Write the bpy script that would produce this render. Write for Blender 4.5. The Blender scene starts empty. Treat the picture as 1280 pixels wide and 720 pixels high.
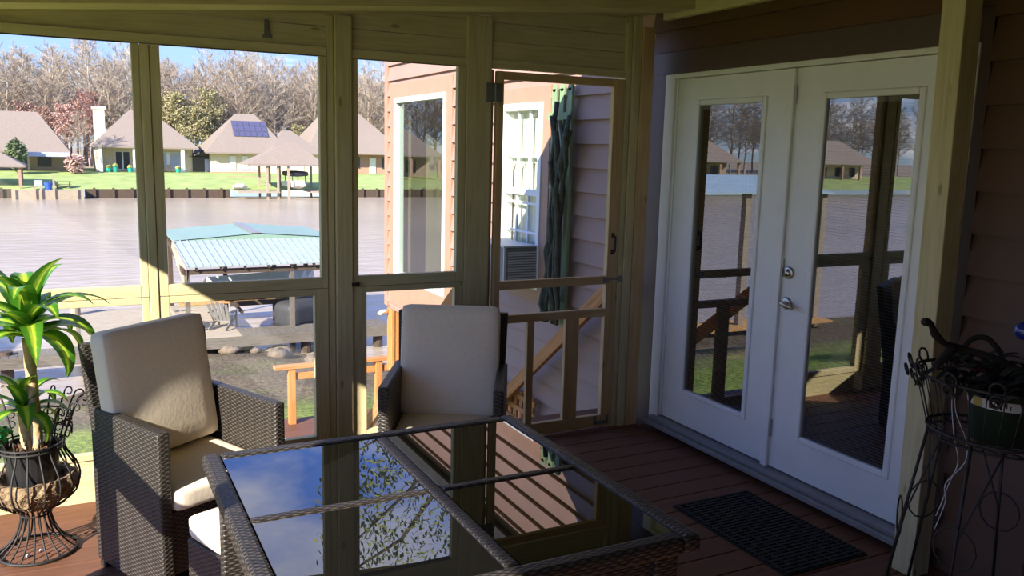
import bpy, math, random
from mathutils import Vector, Matrix
R = random.Random(7)
PI = math.pi
COL = bpy.context.scene.collection
S = bpy.context.scene

# ------------------------------------------------------------------ materials
def nd(nt, t, **kw):
    n = nt.nodes.new(t)
    for k, v in kw.items(): setattr(n, k, v)
    return n
def base(name):
    m = bpy.data.materials.new(name); m.use_nodes = True
    nt = m.node_tree; b = nt.nodes['Principled BSDF']
    return m, nt, b
def setp(b, **kw):
    for k, v in kw.items():
        k = k.replace('_', ' ')
        if k in b.inputs: b.inputs[k].default_value = v
def c4(c): return (c[0], c[1], c[2], 1)
def ramp(nt, stops):
    r = nd(nt, 'ShaderNodeValToRGB'); e = r.color_ramp.elements
    e[0].position, e[0].color = stops[0][0], c4(stops[0][1])
    e[1].position, e[1].color = stops[-1][0], c4(stops[-1][1])
    for p, c in stops[1:-1]:
        x = e.new(p); x.color = c4(c)
    return r
def mat(name, col, rough=.6, metal=0, var=.12, scale=8, bump=0, spec=.5, coords='Object', **kw):
    m, nt, b = base(name)
    tc = nd(nt, 'ShaderNodeTexCoord'); n = nd(nt, 'ShaderNodeTexNoise')
    n.inputs['Scale'].default_value = scale; n.inputs['Detail'].default_value = 5
    nt.links.new(tc.outputs[coords], n.inputs['Vector'])
    lo = [max(0, c*(1-var)) for c in col]; hi = [min(1, c*(1+var)) for c in col]
    r = ramp(nt, [(.3, lo), (.7, hi)])
    nt.links.new(n.outputs['Fac'], r.inputs['Fac']); nt.links.new(r.outputs['Color'], b.inputs['Base Color'])
    setp(b, Roughness=rough, Metallic=metal, Specular_IOR_Level=spec, **kw)
    if bump:
        bp = nd(nt, 'ShaderNodeBump'); bp.inputs['Strength'].default_value = bump; bp.inputs['Distance'].default_value = .01
        nt.links.new(n.outputs['Fac'], bp.inputs['Height']); nt.links.new(bp.outputs['Normal'], b.inputs['Normal'])
    return m
def wood(name, c1, c2, c3=None, rough=.65, knots=True):
    """board with grain running along UV u (metres)"""
    m, nt, b = base(name)
    uv = nd(nt, 'ShaderNodeUVMap'); mp = nd(nt, 'ShaderNodeMapping')
    mp.inputs['Scale'].default_value = (1.6, 26, 1)
    nt.links.new(uv.outputs['UV'], mp.inputs['Vector'])
    n = nd(nt, 'ShaderNodeTexNoise'); n.inputs['Scale'].default_value = 1.6; n.inputs['Detail'].default_value = 6; n.inputs['Distortion'].default_value = 1.1
    nt.links.new(mp.outputs['Vector'], n.inputs['Vector'])
    n2 = nd(nt, 'ShaderNodeTexNoise'); n2.inputs['Scale'].default_value = 2.3
    nt.links.new(uv.outputs['UV'], n2.inputs['Vector'])
    r = ramp(nt, [(.28, c1), (.5, c2), (.72, c3 or c2)])
    nt.links.new(n.outputs['Fac'], r.inputs['Fac'])
    mx = nd(nt, 'ShaderNodeMixRGB', blend_type='MULTIPLY'); mx.inputs['Fac'].default_value = .35
    nt.links.new(r.outputs['Color'], mx.inputs[1])
    r2 = ramp(nt, [(.35, (.72, .74, .66)), (.65, (1, 1, 1))]); nt.links.new(n2.outputs['Fac'], r2.inputs['Fac'])
    nt.links.new(r2.outputs['Color'], mx.inputs[2]); last = mx.outputs[0]
    if knots:
        v = nd(nt, 'ShaderNodeTexVoronoi'); v.inputs['Scale'].default_value = 1.0
        m2 = nd(nt, 'ShaderNodeMapping'); m2.inputs['Scale'].default_value = (3.1, 9, 1); nt.links.new(uv.outputs['UV'], m2.inputs['Vector']); nt.links.new(m2.outputs['Vector'], v.inputs['Vector'])
        rk = ramp(nt, [(.05, (.34, .22, .12)), (.1, (1, 1, 1))]); nt.links.new(v.outputs['Distance'], rk.inputs['Fac'])
        m3 = nd(nt, 'ShaderNodeMixRGB', blend_type='MULTIPLY'); m3.inputs['Fac'].default_value = .6
        nt.links.new(last, m3.inputs[1]); nt.links.new(rk.outputs['Color'], m3.inputs[2]); last = m3.outputs[0]
    nt.links.new(last, b.inputs['Base Color']); setp(b, Roughness=rough, Specular_IOR_Level=.25)
    bp = nd(nt, 'ShaderNodeBump'); bp.inputs['Strength'].default_value = .15; bp.inputs['Distance'].default_value = .004
    nt.links.new(n.outputs['Fac'], bp.inputs['Height']); nt.links.new(bp.outputs['Normal'], b.inputs['Normal'])
    return m
def wicker(name, col, hi, pu=.017, pv=.0085):
    """flat resin strips woven over uprights, from UV in metres"""
    m, nt, b = base(name)
    uv = nd(nt, 'ShaderNodeUVMap'); sp = nd(nt, 'ShaderNodeSeparateXYZ'); nt.links.new(uv.outputs['UV'], sp.inputs[0])
    def mth(op, a, bb=None):
        n = nd(nt, 'ShaderNodeMath', operation=op)
        for i, x in enumerate((a, bb)):
            if x is None: continue
            if isinstance(x, (int, float)): n.inputs[i].default_value = x
            else: nt.links.new(x, n.inputs[i])
        return n.outputs[0]
    u = mth('MULTIPLY', sp.outputs[0], 1/pu); v = mth('MULTIPLY', sp.outputs[1], 1/pv)
    row = mth('FLOOR', v); fv = mth('FRACT', v)
    prof = mth('POWER', mth('SINE', mth('MULTIPLY', fv, PI)), .5)
    wave = mth('SINE', mth('MULTIPLY', mth('ADD', u, row), PI))
    h = mth('MULTIPLY', prof, mth('MULTIPLY_ADD', wave, .5)); h.node.inputs[2].default_value = .5
    h2 = mth('MULTIPLY', prof, mth('ADD', mth('MULTIPLY', wave, .42), .58))
    r = ramp(nt, [(.05, [c*.25 for c in col]), (.55, col), (1, hi)]); nt.links.new(h2, r.inputs['Fac'])  # gap shade and strand highlights put into the colour by weave height
    nt.links.new(r.outputs['Color'], b.inputs['Base Color'])
    bp = nd(nt, 'ShaderNodeBump'); bp.inputs['Strength'].default_value = .8; bp.inputs['Distance'].default_value = .004
    nt.links.new(h2, bp.inputs['Height']); nt.links.new(bp.outputs['Normal'], b.inputs['Normal'])
    setp(b, Roughness=.42, Specular_IOR_Level=.5)
    return m
def glassy(name, tint=(.85, .9, .88), refl=1.0, trans=.85, rough=0.0, ior=1.5):
    """clear pane: real reflection over a see-through body"""
    m, nt, b = base(name); nt.nodes.remove(b); out = nt.nodes['Material Output']
    t = nd(nt, 'ShaderNodeBsdfTransparent'); t.inputs['Color'].default_value = c4([c*trans for c in tint])
    g = nd(nt, 'ShaderNodeBsdfGlossy'); g.inputs['Roughness'].default_value = rough; g.inputs['Color'].default_value = (refl, refl, refl, 1)
    f = nd(nt, 'ShaderNodeFresnel'); ge = nd(nt, 'ShaderNodeNewGeometry'); mr = nd(nt, 'ShaderNodeMapRange')
    mr.inputs[3].default_value = ior; mr.inputs[4].default_value = 1/ior      # same reflection from both sides of the thin pane
    nt.links.new(ge.outputs['Backfacing'], mr.inputs[0]); nt.links.new(mr.outputs[0], f.inputs['IOR'])
    mx = nd(nt, 'ShaderNodeMixShader'); nt.links.new(f.outputs[0], mx.inputs[0]); nt.links.new(t.outputs[0], mx.inputs[1]); nt.links.new(g.outputs[0], mx.inputs[2])
    nt.links.new(mx.outputs[0], out.inputs['Surface'])
    return m
def screen_mat():
    m, nt, b = base('insect_screen'); nt.nodes.remove(b); out = nt.nodes['Material Output']
    t = nd(nt, 'ShaderNodeBsdfTransparent'); d = nd(nt, 'ShaderNodeBsdfDiffuse'); d.inputs['Color'].default_value = (.30, .30, .29, 1)
    n = nd(nt, 'ShaderNodeTexNoise'); n.inputs['Scale'].default_value = 5
    tc = nd(nt, 'ShaderNodeTexCoord'); nt.links.new(tc.outputs['Object'], n.inputs['Vector'])
    mr = nd(nt, 'ShaderNodeMapRange'); mr.inputs[1].default_value = .3; mr.inputs[2].default_value = .7; mr.inputs[3].default_value = .10; mr.inputs[4].default_value = .15
    nt.links.new(n.outputs['Fac'], mr.inputs[0])
    mx = nd(nt, 'ShaderNodeMixShader'); nt.links.new(mr.outputs[0], mx.inputs[0]); nt.links.new(t.outputs[0], mx.inputs[1]); nt.links.new(d.outputs[0], mx.inputs[2])
    nt.links.new(mx.outputs[0], out.inputs['Surface']); return m
def leafmat(name, edge, mid, trans=.35, stripe=True):
    m, nt, b = base(name); out = nt.nodes['Material Output']
    uv = nd(nt, 'ShaderNodeUVMap'); sp = nd(nt, 'ShaderNodeSeparateXYZ'); nt.links.new(uv.outputs['UV'], sp.inputs[0])
    n = nd(nt, 'ShaderNodeTexNoise'); n.inputs['Scale'].default_value = 6; nt.links.new(uv.outputs['UV'], n.inputs['Vector'])
    a = nd(nt, 'ShaderNodeMath', operation='SUBTRACT'); nt.links.new(sp.outputs[1], a.inputs[0]); a.inputs[1].default_value = .5
    ab = nd(nt, 'ShaderNodeMath', operation='ABSOLUTE'); nt.links.new(a.outputs[0], ab.inputs[0])
    ad = nd(nt, 'ShaderNodeMath', operation='MULTIPLY_ADD'); nt.links.new(n.outputs['Fac'], ad.inputs[0]); ad.inputs[1].default_value = .12; nt.links.new(ab.outputs[0], ad.inputs[2])
    r = ramp(nt, [(.14, mid), (.27, edge), (.6, [c*.75 for c in edge])]); nt.links.new(ad.outputs[0], r.inputs['Fac'])
    nt.links.new(r.outputs['Color'], b.inputs['Base Color']); setp(b, Roughness=.35, Specular_IOR_Level=.45)
    tr = nd(nt, 'ShaderNodeBsdfTranslucent'); nt.links.new(r.outputs['Color'], tr.inputs['Color'])
    mx = nd(nt, 'ShaderNodeMixShader'); mx.inputs[0].default_value = trans
    nt.links.new(b.outputs[0], mx.inputs[1]); nt.links.new(tr.outputs[0], mx.inputs[2]); nt.links.new(mx.outputs[0], out.inputs['Surface'])
    return m
M = {}
M['pine'] = wood('treated_pine', (.54, .455, .24), (.64, .55, .31), (.70, .61, .37))
M['fresh'] = wood('fresh_pine', (.53, .35, .17), (.61, .42, .21), (.67, .48, .26))
M['ceiling_wood'] = wood('ceiling_plywood', (.40, .31, .19), (.45, .36, .22), (.50, .40, .25))
M['cedar'] = wood('cedar_stain', (.42, .17, .055), (.56, .24, .08), (.62, .29, .11))
M['deck'] = wood('deck_stain', (.135, .058, .033), (.165, .072, .041), (.19, .082, .048), rough=.6)
M['dockwood'] = wood('weathered_dock', (.29, .235, .17), (.39, .32, .24), (.46, .39, .30), rough=.85)
M['grey_dock'] = wood('grey_weathered_wood', (.10, .085, .068), (.16, .138, .115), (.21, .18, .15), rough=.9)
M['darkwood'] = wood('dark_dock_wood', (.05, .035, .025), (.10, .07, .05), rough=.8)
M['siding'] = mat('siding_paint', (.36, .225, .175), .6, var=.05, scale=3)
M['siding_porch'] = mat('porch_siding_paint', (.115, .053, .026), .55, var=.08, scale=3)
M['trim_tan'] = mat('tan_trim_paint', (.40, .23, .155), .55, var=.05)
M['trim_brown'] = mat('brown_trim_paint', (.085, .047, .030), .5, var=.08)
M['white'] = mat('white_door_paint', (.80, .79, .76), .4, var=.03)
M['vinyl'] = mat('white_vinyl', (.82, .82, .80), .4, var=.02)
M['alu'] = mat('mill_aluminium', (.26, .255, .25), .55, metal=.2, var=.1)
M['nickel'] = mat('brushed_nickel', (.50, .46, .40), .28, metal=1, var=.08)
M['bracket'] = mat('galvanised_steel', (.22, .22, .22), .45, metal=.5, var=.15)
M['black_iron'] = mat('black_iron', (.02, .017, .015), .6, var=.3, scale=30)
M['wicker'] = wicker('woven_resin', (.040, .033, .028), (.09, .078, .068))
M['cushion'] = mat('cream_canvas', (.86, .75, .60), .9, var=.03, scale=60, bump=.08, spec=.1)
M['tabletop'] = mat('black_tempered_glass', (.006, .006, .007), 0.0, var=0, spec=.5, IOR=1.85)
M['glass'] = glassy('door_glass', (.50, .52, .52), 1.0, .9, ior=2.8)
M['winglass'] = glassy('window_glass', (.90, .97, .93), 1.0, .95, ior=1.9)
M['picglass'] = glassy('picture_window_glass', (.62, .80, .70), 1.0, .9, ior=2.4)
M['screen'] = screen_mat()
M['blind'] = mat('blind_slats', (.62, .61, .58), .5, var=.03)
M['pot'] = mat('black_plastic_pot', (.018, .018, .02), .4, var=.1)
M['soil'] = mat('potting_soil', (.10, .055, .035), .95, var=.5, scale=60, bump=.8)
M['coir'] = mat('coir_fibre', (.24, .16, .09), 1, var=.55, scale=70, bump=1)
M['cane'] = mat('plant_cane', (.50, .34, .18), .8, var=.3, scale=40, bump=.5)
M['leaf'] = leafmat('striped_leaf', (.075, .25, .02), (.42, .58, .05))
M['rubber'] = mat('rubber_mat', (.012, .011, .010), .8, var=.3, scale=40)
M['green_pot'] = mat('green_ceramic', (.03, .05, .028), .4, var=.15)
M['band'] = mat('white_band', (.62, .60, .54), .5, var=.05)
M['bandink'] = mat('band_ink', (.05, .04, .04), .5, var=.05)
M['bandyel'] = mat('band_yellow', (.42, .32, .08), .5, var=.1)
M['bandbrn'] = mat('band_brown', (.24, .12, .07), .5, var=.1)
M['deadleaf'] = mat('dark_withered_leaf', (.018, .018, .010), .9, var=.5, scale=20)
M['red'] = mat('dark_red_petal', (.16, .02, .018), .7, var=.3)
M['root'] = mat('dark_twisted_branch', (.018, .011, .009), .85, var=.3, bump=.5)
M['string'] = mat('white_string', (.72, .72, .72), .8, var=.05)
M['blueglass'] = mat('blue_glass', (.015, .03, .22), .08, var=.1, Coat_Weight=.6)
M['pebble'] = mat('white_pebble', (.8, .78, .74), .7, var=.1)
M['greenfoil'] = mat('shiny_green', (.03, .28, .10), .15, var=.4, scale=30)
M['ac'] = mat('ac_cabinet', (.20, .20, .20), .5, var=.08)
M['acgrille'] = mat('ac_louvre', (.55, .55, .54), .5, var=.05)
M['shutter'] = mat('green_trellis_paint', (.22, .33, .17), .6, var=.15)
M['vine'] = mat('dark_vine', (.05, .055, .035), .9, var=.5, scale=25, bump=1)
M['curtain'] = mat('cream_curtain', (.84, .80, .62), .9, var=.05)
M['room'] = mat('room_wall', (.16, .12, .09), .9, var=.1)
M['greenroof'] = mat('green_metal_roof', (.23, .34, .26), .45, metal=0, var=.06, scale=1.5, spec=.35)
M['pentroof'] = mat('skylit_green_metal_roof', (.31, .37, .355), .4, var=.08, scale=1.2, spec=.5)  # same green metal, sky sheen on the front slope put into the colour
M['paleroof'] = mat('pale_metal_roof', (.46, .60, .62), .35, var=.05, scale=1, spec=.6)
M['shingle'] = mat('brown_shingle', (.255, .205, .165), .9, var=.12, scale=6, bump=.3)
M['cream'] = mat('cream_stucco', (.70, .58, .42), .85, var=.06)
M['brick'] = mat('far_brick', (.42, .25, .18), .9, var=.2, scale=10)
M['tanwall'] = mat('tan_wall', (.38, .30, .22), .85, var=.1)
M['darkwall'] = mat('dark_wall', (.07, .065, .06), .8, var=.2)
M['darkglass'] = mat('far_window_glass', (.03, .035, .04), .12, var=.1)
M['whitewin'] = mat('white_shade', (.82, .80, .74), .6, var=.04)
M['solar'] = mat('solar_glass', (.085, .085, .15), .3, var=.12, scale=3)
M['awning'] = mat('pale_blue_awning', (.42, .45, .62), .6, var=.06)
M['teal'] = mat('teal_pot', (.02, .36, .30), .4, var=.1)
M['boat'] = mat('white_gelcoat', (.78, .78, .76), .25, var=.04)
M['tarp'] = mat('dark_tarp', (.045, .045, .05), .6, var=.2)
M['canvas'] = mat('boat_cover', (.78, .78, .75), .6, var=.08)
M['blueplastic'] = mat('blue_plastic', (.03, .10, .45), .5, var=.1)
M['adir'] = mat('grey_plastic_chair', (.20, .19, .18), .6, var=.1)
M['adirtan'] = mat('tan_plastic_chair', (.50, .43, .33), .6, var=.1)
M['orangeplank'] = mat('orange_plank', (.55, .30, .10), .8, var=.2)
M['rock'] = mat('bank_rock', (.17, .13, .095), .95, var=.3, scale=5, bump=1)
M['bark'] = mat('grey_bark', (.33, .265, .20), .95, var=.2, scale=1.2)
M['barkpale'] = mat('pale_bark', (.41, .345, .27), .95, var=.15, scale=1.2)
M['barkred'] = mat('bare_red_buds', (.50, .31, .25), .95, var=.25, scale=1.2)
M['olive'] = mat('olive_leaf', (.31, .275, .13), .8, var=.35, scale=2)
M['leafgreen'] = mat('tree_leaf', (.24, .26, .06), .7, var=.45, scale=3)
M['darkbark'] = mat('dark_bark', (.10, .08, .06), .95, var=.3, scale=6, bump=.6)
M['evergreen'] = mat('evergreen_leaf', (.10, .14, .05), .8, var=.4, scale=3)

def ground_mat():
    m, nt, b = base('bank_ground')
    tc = nd(nt, 'ShaderNodeTexCoord'); n = nd(nt, 'ShaderNodeTexNoise'); n.inputs['Scale'].default_value = .55; n.inputs['Detail'].default_value = 8
    nt.links.new(tc.outputs['Object'], n.inputs['Vector'])
    n2 = nd(nt, 'ShaderNodeTexNoise'); n2.inputs['Scale'].default_value = 9; n2.inputs['Detail'].default_value = 6; nt.links.new(tc.outputs['Object'], n2.inputs['Vector'])
    sp = nd(nt, 'ShaderNodeSeparateXYZ'); nt.links.new(tc.outputs['Object'], sp.inputs[0])
    mr = nd(nt, 'ShaderNodeMapRange'); mr.inputs[1].default_value = 14.5; mr.inputs[2].default_value = 18.5; nt.links.new(sp.outputs[1], mr.inputs[0])
    ad = nd(nt, 'ShaderNodeMath', operation='ADD'); nt.links.new(mr.outputs[0], ad.inputs[0])
    ml = nd(nt, 'ShaderNodeMath', operation='MULTIPLY_ADD'); nt.links.new(n.outputs['Fac'], ml.inputs[0]); ml.inputs[1].default_value = 1.4; ml.inputs[2].default_value = -.7
    nt.links.new(ml.outputs[0], ad.inputs[1]); ad.use_clamp = True
    g = ramp(nt, [(.3, (.12, .17, .03)), (.7, (.27, .33, .07))]); nt.links.new(n2.outputs['Fac'], g.inputs['Fac'])
    d = ramp(nt, [(.3, (.095, .07, .042)), (.7, (.20, .155, .10))]); nt.links.new(n2.outputs['Fac'], d.inputs['Fac'])
    mx = nd(nt, 'ShaderNodeMixRGB'); nt.links.new(ad.outputs[0], mx.inputs[0]); nt.links.new(g.outputs[0], mx.inputs[1]); nt.links.new(d.outputs[0], mx.inputs[2])
    nt.links.new(mx.outputs[0], b.inputs['Base Color']); setp(b, Roughness=.95, Specular_IOR_Level=.1)
    bp = nd(nt, 'ShaderNodeBump'); bp.inputs['Strength'].default_value = .7; bp.inputs['Distance'].default_value = .08
    nt.links.new(n2.outputs['Fac'], bp.inputs['Height']); nt.links.new(bp.outputs['Normal'], b.inputs['Normal'])
    return m
M['ground'] = ground_mat()
M['lawn'] = mat('far_lawn_grass', (.31, .39, .12), .95, var=.18, scale=.6)
M['forestfloor'] = mat('leaf_litter', (.30, .24, .17), .95, var=.2, scale=.5)
def water_mat():
    m, nt, b = base('river_water')
    tc = nd(nt, 'ShaderNodeTexCoord')
    mp = nd(nt, 'ShaderNodeMapping'); mp.inputs['Scale'].default_value = (.55, 1.5, 1); nt.links.new(tc.outputs['Object'], mp.inputs['Vector'])
    n = nd(nt, 'ShaderNodeTexNoise'); n.inputs['Scale'].default_value = .8; n.inputs['Detail'].default_value = 4; nt.links.new(mp.outputs['Vector'], n.inputs['Vector'])
    n2 = nd(nt, 'ShaderNodeTexNoise'); n2.inputs['Scale'].default_value = .05; nt.links.new(tc.outputs['Object'], n2.inputs['Vector'])
    r = ramp(nt, [(.35, (.37, .30, .22)), (.65, (.44, .36, .265))]); nt.links.new(n2.outputs['Fac'], r.inputs['Fac'])
    nt.links.new(r.outputs['Color'], b.inputs['Base Color']); setp(b, Roughness=.24, IOR=1.33)
    bp = nd(nt, 'ShaderNodeBump'); bp.inputs['Strength'].default_value = .8; bp.inputs['Distance'].default_value = .16
    nt.links.new(n.outputs['Fac'], bp.inputs['Height']); nt.links.new(bp.outputs['Normal'], b.inputs['Normal'])
    return m
M['water'] = water_mat()

# ------------------------------------------------------------------ mesh builder
def frame_from(z, up=Vector((0, 0, 1))):
    z = z.normalized()
    if abs(z.dot(up)) > .999: up = Vector((0, 1, 0))
    x = up.cross(z).normalized(); return x, z.cross(x), z
class MB:
    def __init__(s, horiz=False): s.v = []; s.f = []; s.uv = []; s.horiz = horiz
    def quadbox(s, P, dims):
        """P: 8 corners indexed by bits xyz ; dims: lengths per axis, for grain UV along the longest"""
        o = len(s.v); s.v += [tuple(p) for p in P]
        L = max(range(2 if s.horiz else 3), key=lambda i: dims[i]); du, dv = R.random()*9, R.random()*9
        for ax in range(3):
            a, b = [i for i in range(3) if i != ax]
            if s.horiz:
                pass
            elif b == L: a, b = b, a
            elif a != L and dims[b] > dims[a]: a, b = b, a
            for sd in (0, 1):
                q = []
                for (i, j) in ((0, 0), (1, 0), (1, 1), (0, 1)):
                    k = (sd << ax) | (i << a) | (j << b); q.append((k, (du+i*dims[a], dv+j*dims[b]+ax*.37)))
                # orientation
                A, B, Cc = [Vector(P[q[t][0]]) for t in (0, 1, 2)]
                cen = sum((Vector(p) for p in P), Vector())/8
                if (B-A).cross(Cc-B).dot(A-cen) < 0: q = q[::-1]
                s.f.append([o+k for k, _ in q]); s.uv.append([t for _, t in q])
    def box(s, x0, x1, y0, y1, z0, z1):
        P = [(x1 if i & 1 else x0, y1 if i & 2 else y0, z1 if i & 4 else z0) for i in range(8)]
        s.quadbox(P, (abs(x1-x0), abs(y1-y0), abs(z1-z0))); return s
    def beam(s, p0, p1, w, h, up=Vector((0, 0, 1))):
        p0, p1 = Vector(p0), Vector(p1); x, y, z = frame_from(p1-p0, Vector(up)); L = (p1-p0).length
        P = [p0 + x*((.5 if i & 1 else -.5)*w) + y*((.5 if i & 2 else -.5)*h) + z*(L if i & 4 else 0) for i in range(8)]
        s.quadbox(P, (w, h, L)); return s
    def poly(s, pts, uv=None):
        o = len(s.v); s.v += [tuple(p) for p in pts]; s.f.append(list(range(o, o+len(pts))))
        s.uv.append(uv or [(p[0]*.7+p[1]*.3, p[2]+p[1]*.5) for p in pts]); return s
    def tube(s, pts, r, n=6, closed=False, cap=True):
        pts = [Vector(p) for p in pts]; N = len(pts)
        rs = r if isinstance(r, (list, tuple)) else [r]*N
        o = len(s.v); ref = None; acc = 0
        for i, p in enumerate(pts):
            if closed: t = pts[(i+1) % N]-pts[i-1]
            else: t = pts[min(i+1, N-1)]-pts[max(i-1, 0)]
            if t.length < 1e-9: t = Vector((0, 0, 1))
            t.normalize()
            if ref is None: ref = Vector((0, 0, 1)) if abs(t.z) < .9 else Vector((1, 0, 0))
            x = ref - t*ref.dot(t)
            if x.length < 1e-6: x = Vector((1, 0, 0)).cross(t)
            x.normalize(); y = t.cross(x); ref = x
            for k in range(n):
                a = 2*PI*k/n; s.v.append(tuple(p + (x*math.cos(a)+y*math.sin(a))*rs[i]))
        M_ = N if closed else N-1
        for i in range(M_):
            a0 = o+i*n; b0 = o+((i+1) % N)*n; L = (pts[(i+1) % N]-pts[i]).length
            for k in range(n):
                k2 = (k+1) % n; s.f.append([a0+k, a0+k2, b0+k2, b0+k])
                s.uv.append([(acc, k/n*.1), (acc, (k+1)/n*.1), (acc+L, (k+1)/n*.1), (acc+L, k/n*.1)])
            acc += L
        if cap and not closed:
            s.f.append([o+k for k in range(n)][::-1]); s.uv.append([(0, 0)]*n)
            e = o+(N-1)*n; s.f.append([e+k for k in range(n)]); s.uv.append([(0, 0)]*n)
        return s
    def lathe(s, prof, c=(0, 0, 0), n=24, jit=0):
        o = len(s.v); c = Vector(c)
        for (r, z) in prof:
            for k in range(n):
                a = 2*PI*k/n; rr = r*(1+R.uniform(-jit, jit)); s.v.append((c.x+rr*math.cos(a), c.y+rr*math.sin(a), c.z+z+R.uniform(-jit, jit)*.05))
        for i in range(len(prof)-1):
            for k in range(n):
                k2 = (k+1) % n; s.f.append([o+i*n+k, o+i*n+k2, o+(i+1)*n+k2, o+(i+1)*n+k])
                s.uv.append([(k/n, i*.1), ((k+1)/n, i*.1), ((k+1)/n, i*.1+.1), (k/n, i*.1+.1)])
        return s
    def pillow(s, c, half, r, puff=0, rot=None, n=8):
        """soft box: rounded edges, thickness swelling towards the middle (z is the thin axis)"""
        c = Vector(c); half = Vector(half); idx = {}
        def vert(i, j, k):
            if (i, j, k) in idx: return idx[i, j, k]
            u = Vector((2*i/n-1, 2*j/n-1, 2*k/n-1))
            u = Vector([math.copysign(abs(t)**.6, t) for t in u])
            p = Vector((u.x*half.x, u.y*half.y, u.z*half.z))
            core = Vector([max(-(half[t]-r), min(half[t]-r, p[t])) for t in range(3)])
            d = p-core
            if d.length > 1e-9: p = core + d.normalized()*r
            p.z += math.copysign(1, u.z)*(abs(u.z) > .3)*puff*(1-u.x**2)*(1-u.y**2)
            if rot: p = rot @ p
            s.v.append(tuple(c+p)); idx[i, j, k] = len(s.v)-1; return idx[i, j, k]
        for ax in range(3):
            a, b = [(1, 2), (2, 0), (0, 1)][ax]
            for sd in (0, n):
                for i in range(n):
                    for j in range(n):
                        q = []
                        for (di, dj) in ((0, 0), (1, 0), (1, 1), (0, 1)):
                            t = [0, 0, 0]; t[ax] = sd; t[a] = i+di; t[b] = j+dj; q.append(vert(*t))
                        if sd == 0: q = q[::-1]
                        s.f.append(q); s.uv.append([(0, 0)]*4)
        return s
    def ball(s, c, rx, ry=None, rz=None, n=10, jit=0):
        ry = ry or rx; rz = rz or rx
        o = len(s.v); m = max(4, n//2+1)
        for i in range(m+1):
            th = PI*i/m
            for k in range(n):
                a = 2*PI*k/n; q = 1+R.uniform(-jit, jit)
                s.v.append((c[0]+rx*q*math.sin(th)*math.cos(a), c[1]+ry*q*math.sin(th)*math.sin(a), c[2]+rz*q*math.cos(th)))
        for i in range(m):
            for k in range(n):
                k2 = (k+1) % n; s.f.append([o+i*n+k, o+(i+1)*n+k, o+(i+1)*n+k2, o+i*n+k2]); s.uv.append([(0, 0)]*4)
        return s
    def build(s, name, m, parent=None, smooth=False, bevel=0, loc=(0, 0, 0)):
        me = bpy.data.meshes.new(name); l = Vector(loc)
        me.from_pydata([tuple(Vector(v)-l) for v in s.v], [], s.f)
        ul = me.uv_layers.new(name='UVMap'); flat = [c for f in s.uv for t in f for c in t]
        ul.data.foreach_set('uv', flat)
        me.materials.append(m)
        if smooth: me.polygons.foreach_set('use_smooth', [True]*len(me.polygons))
        me.update(); o = bpy.data.objects.new(name, me); COL.objects.link(o); o.location = l
        if parent: o.parent = parent
        if bevel:
            b = o.modifiers.new('bevel', 'BEVEL'); b.width = bevel; b.segments = 2; b.limit_method = 'ANGLE'; b.angle_limit = .9
        return o
def tag(o, label, cat, group=None, kind=None):
    o['label'] = label; o['category'] = cat
    if group: o['group'] = group
    if kind: o['kind'] = kind
    return o
def thing(name, label, cat, loc=(0, 0, 0), rz=0, group=None, kind=None):
    o = bpy.data.objects.new(name, None); COL.objects.link(o); o.empty_display_size = .1
    o.location = loc; o.rotation_euler = (0, 0, rz); return tag(o, label, cat, group, kind)
def dup(root, loc=None, rz=None, scale=None, label=None):
    def cp(o, par):
        c = o.copy(); COL.objects.link(c)
        if par: c.parent = par
        for ch in o.children: cp(ch, c)
        return c
    r = cp(root, None)
    if loc is not None: r.location = loc
    if rz is not None: r.rotation_euler = (0, 0, rz)
    if scale: r.scale = scale if isinstance(scale, tuple) else (scale,)*3
    if label: r['label'] = label
    return r

# ------------------------------------------------------------------ camera
f_px = 1065.047; pit, rol, yaw = .1616, .0251, .4726
pit, rol, yaw = 0.16163, 0.02510, 0.47263
fw = Vector((math.sin(yaw)*math.cos(pit), math.cos(yaw)*math.cos(pit), -math.sin(pit)))
r0 = Vector((math.cos(yaw), -math.sin(yaw), 0)); u0 = r0.cross(fw)
rv = r0*math.cos(rol)+u0*math.sin(rol); uv_ = -r0*math.sin(rol)+u0*math.cos(rol)
cam = bpy.data.cameras.new('camera'); co = bpy.data.objects.new('camera', cam); COL.objects.link(co)
cam.sensor_width = 36; cam.lens = f_px/1280*36; cam.clip_end = 2000; cam.clip_start = .05
mw = Matrix((( rv.x, uv_.x, -fw.x, -3.1684), (rv.y, uv_.y, -fw.y, 0), (rv.z, uv_.z, -fw.z, 1.6957), (0, 0, 0, 1)))
co.matrix_world = mw; S.camera = co

# ------------------------------------------------------------------ porch shell
YB = 4.267
def roofz(x): return 2.49+.0857*x
b = MB(); y = -2.4
while y < 4.40:
    b.box(-3.98, 0, y, min(y+.138, 4.42), -.035, 0); y += .144
o = b.build('floor', M['deck'], bevel=.003); tag(o, 'reddish brown stained deck board floor of the porch', 'floor', kind='structure')
b = MB(); b.poly([(-4.3, -2.5, roofz(-4.3)+.14), (0, -2.5, roofz(0)+.14), (0, 4.8, roofz(0)+.14), (-4.3, 4.8, roofz(-4.3)+.14)])
b.poly([(-4.32, -2.5, roofz(-4.3)+.165), (-4.32, 4.8, roofz(-4.3)+.165), (0, 4.8, roofz(0)+.165), (0, -2.5, roofz(0)+.165)])
b.poly([(-4.32, 4.8, roofz(-4.3)+.165), (-4.3, 4.8, roofz(-4.3)+.14), (0, 4.8, roofz(0)+.14), (0, 4.8, roofz(0)+.165)])
b.beam((-4.32, -2.5, roofz(-4.3)+.075), (-4.32, 4.8, roofz(-4.3)+.075), .035, .18)
b.beam((-4.3, 4.78, roofz(-4.3)+.09), (0, 4.78, roofz(0)+.09), .035, .15)
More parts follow.
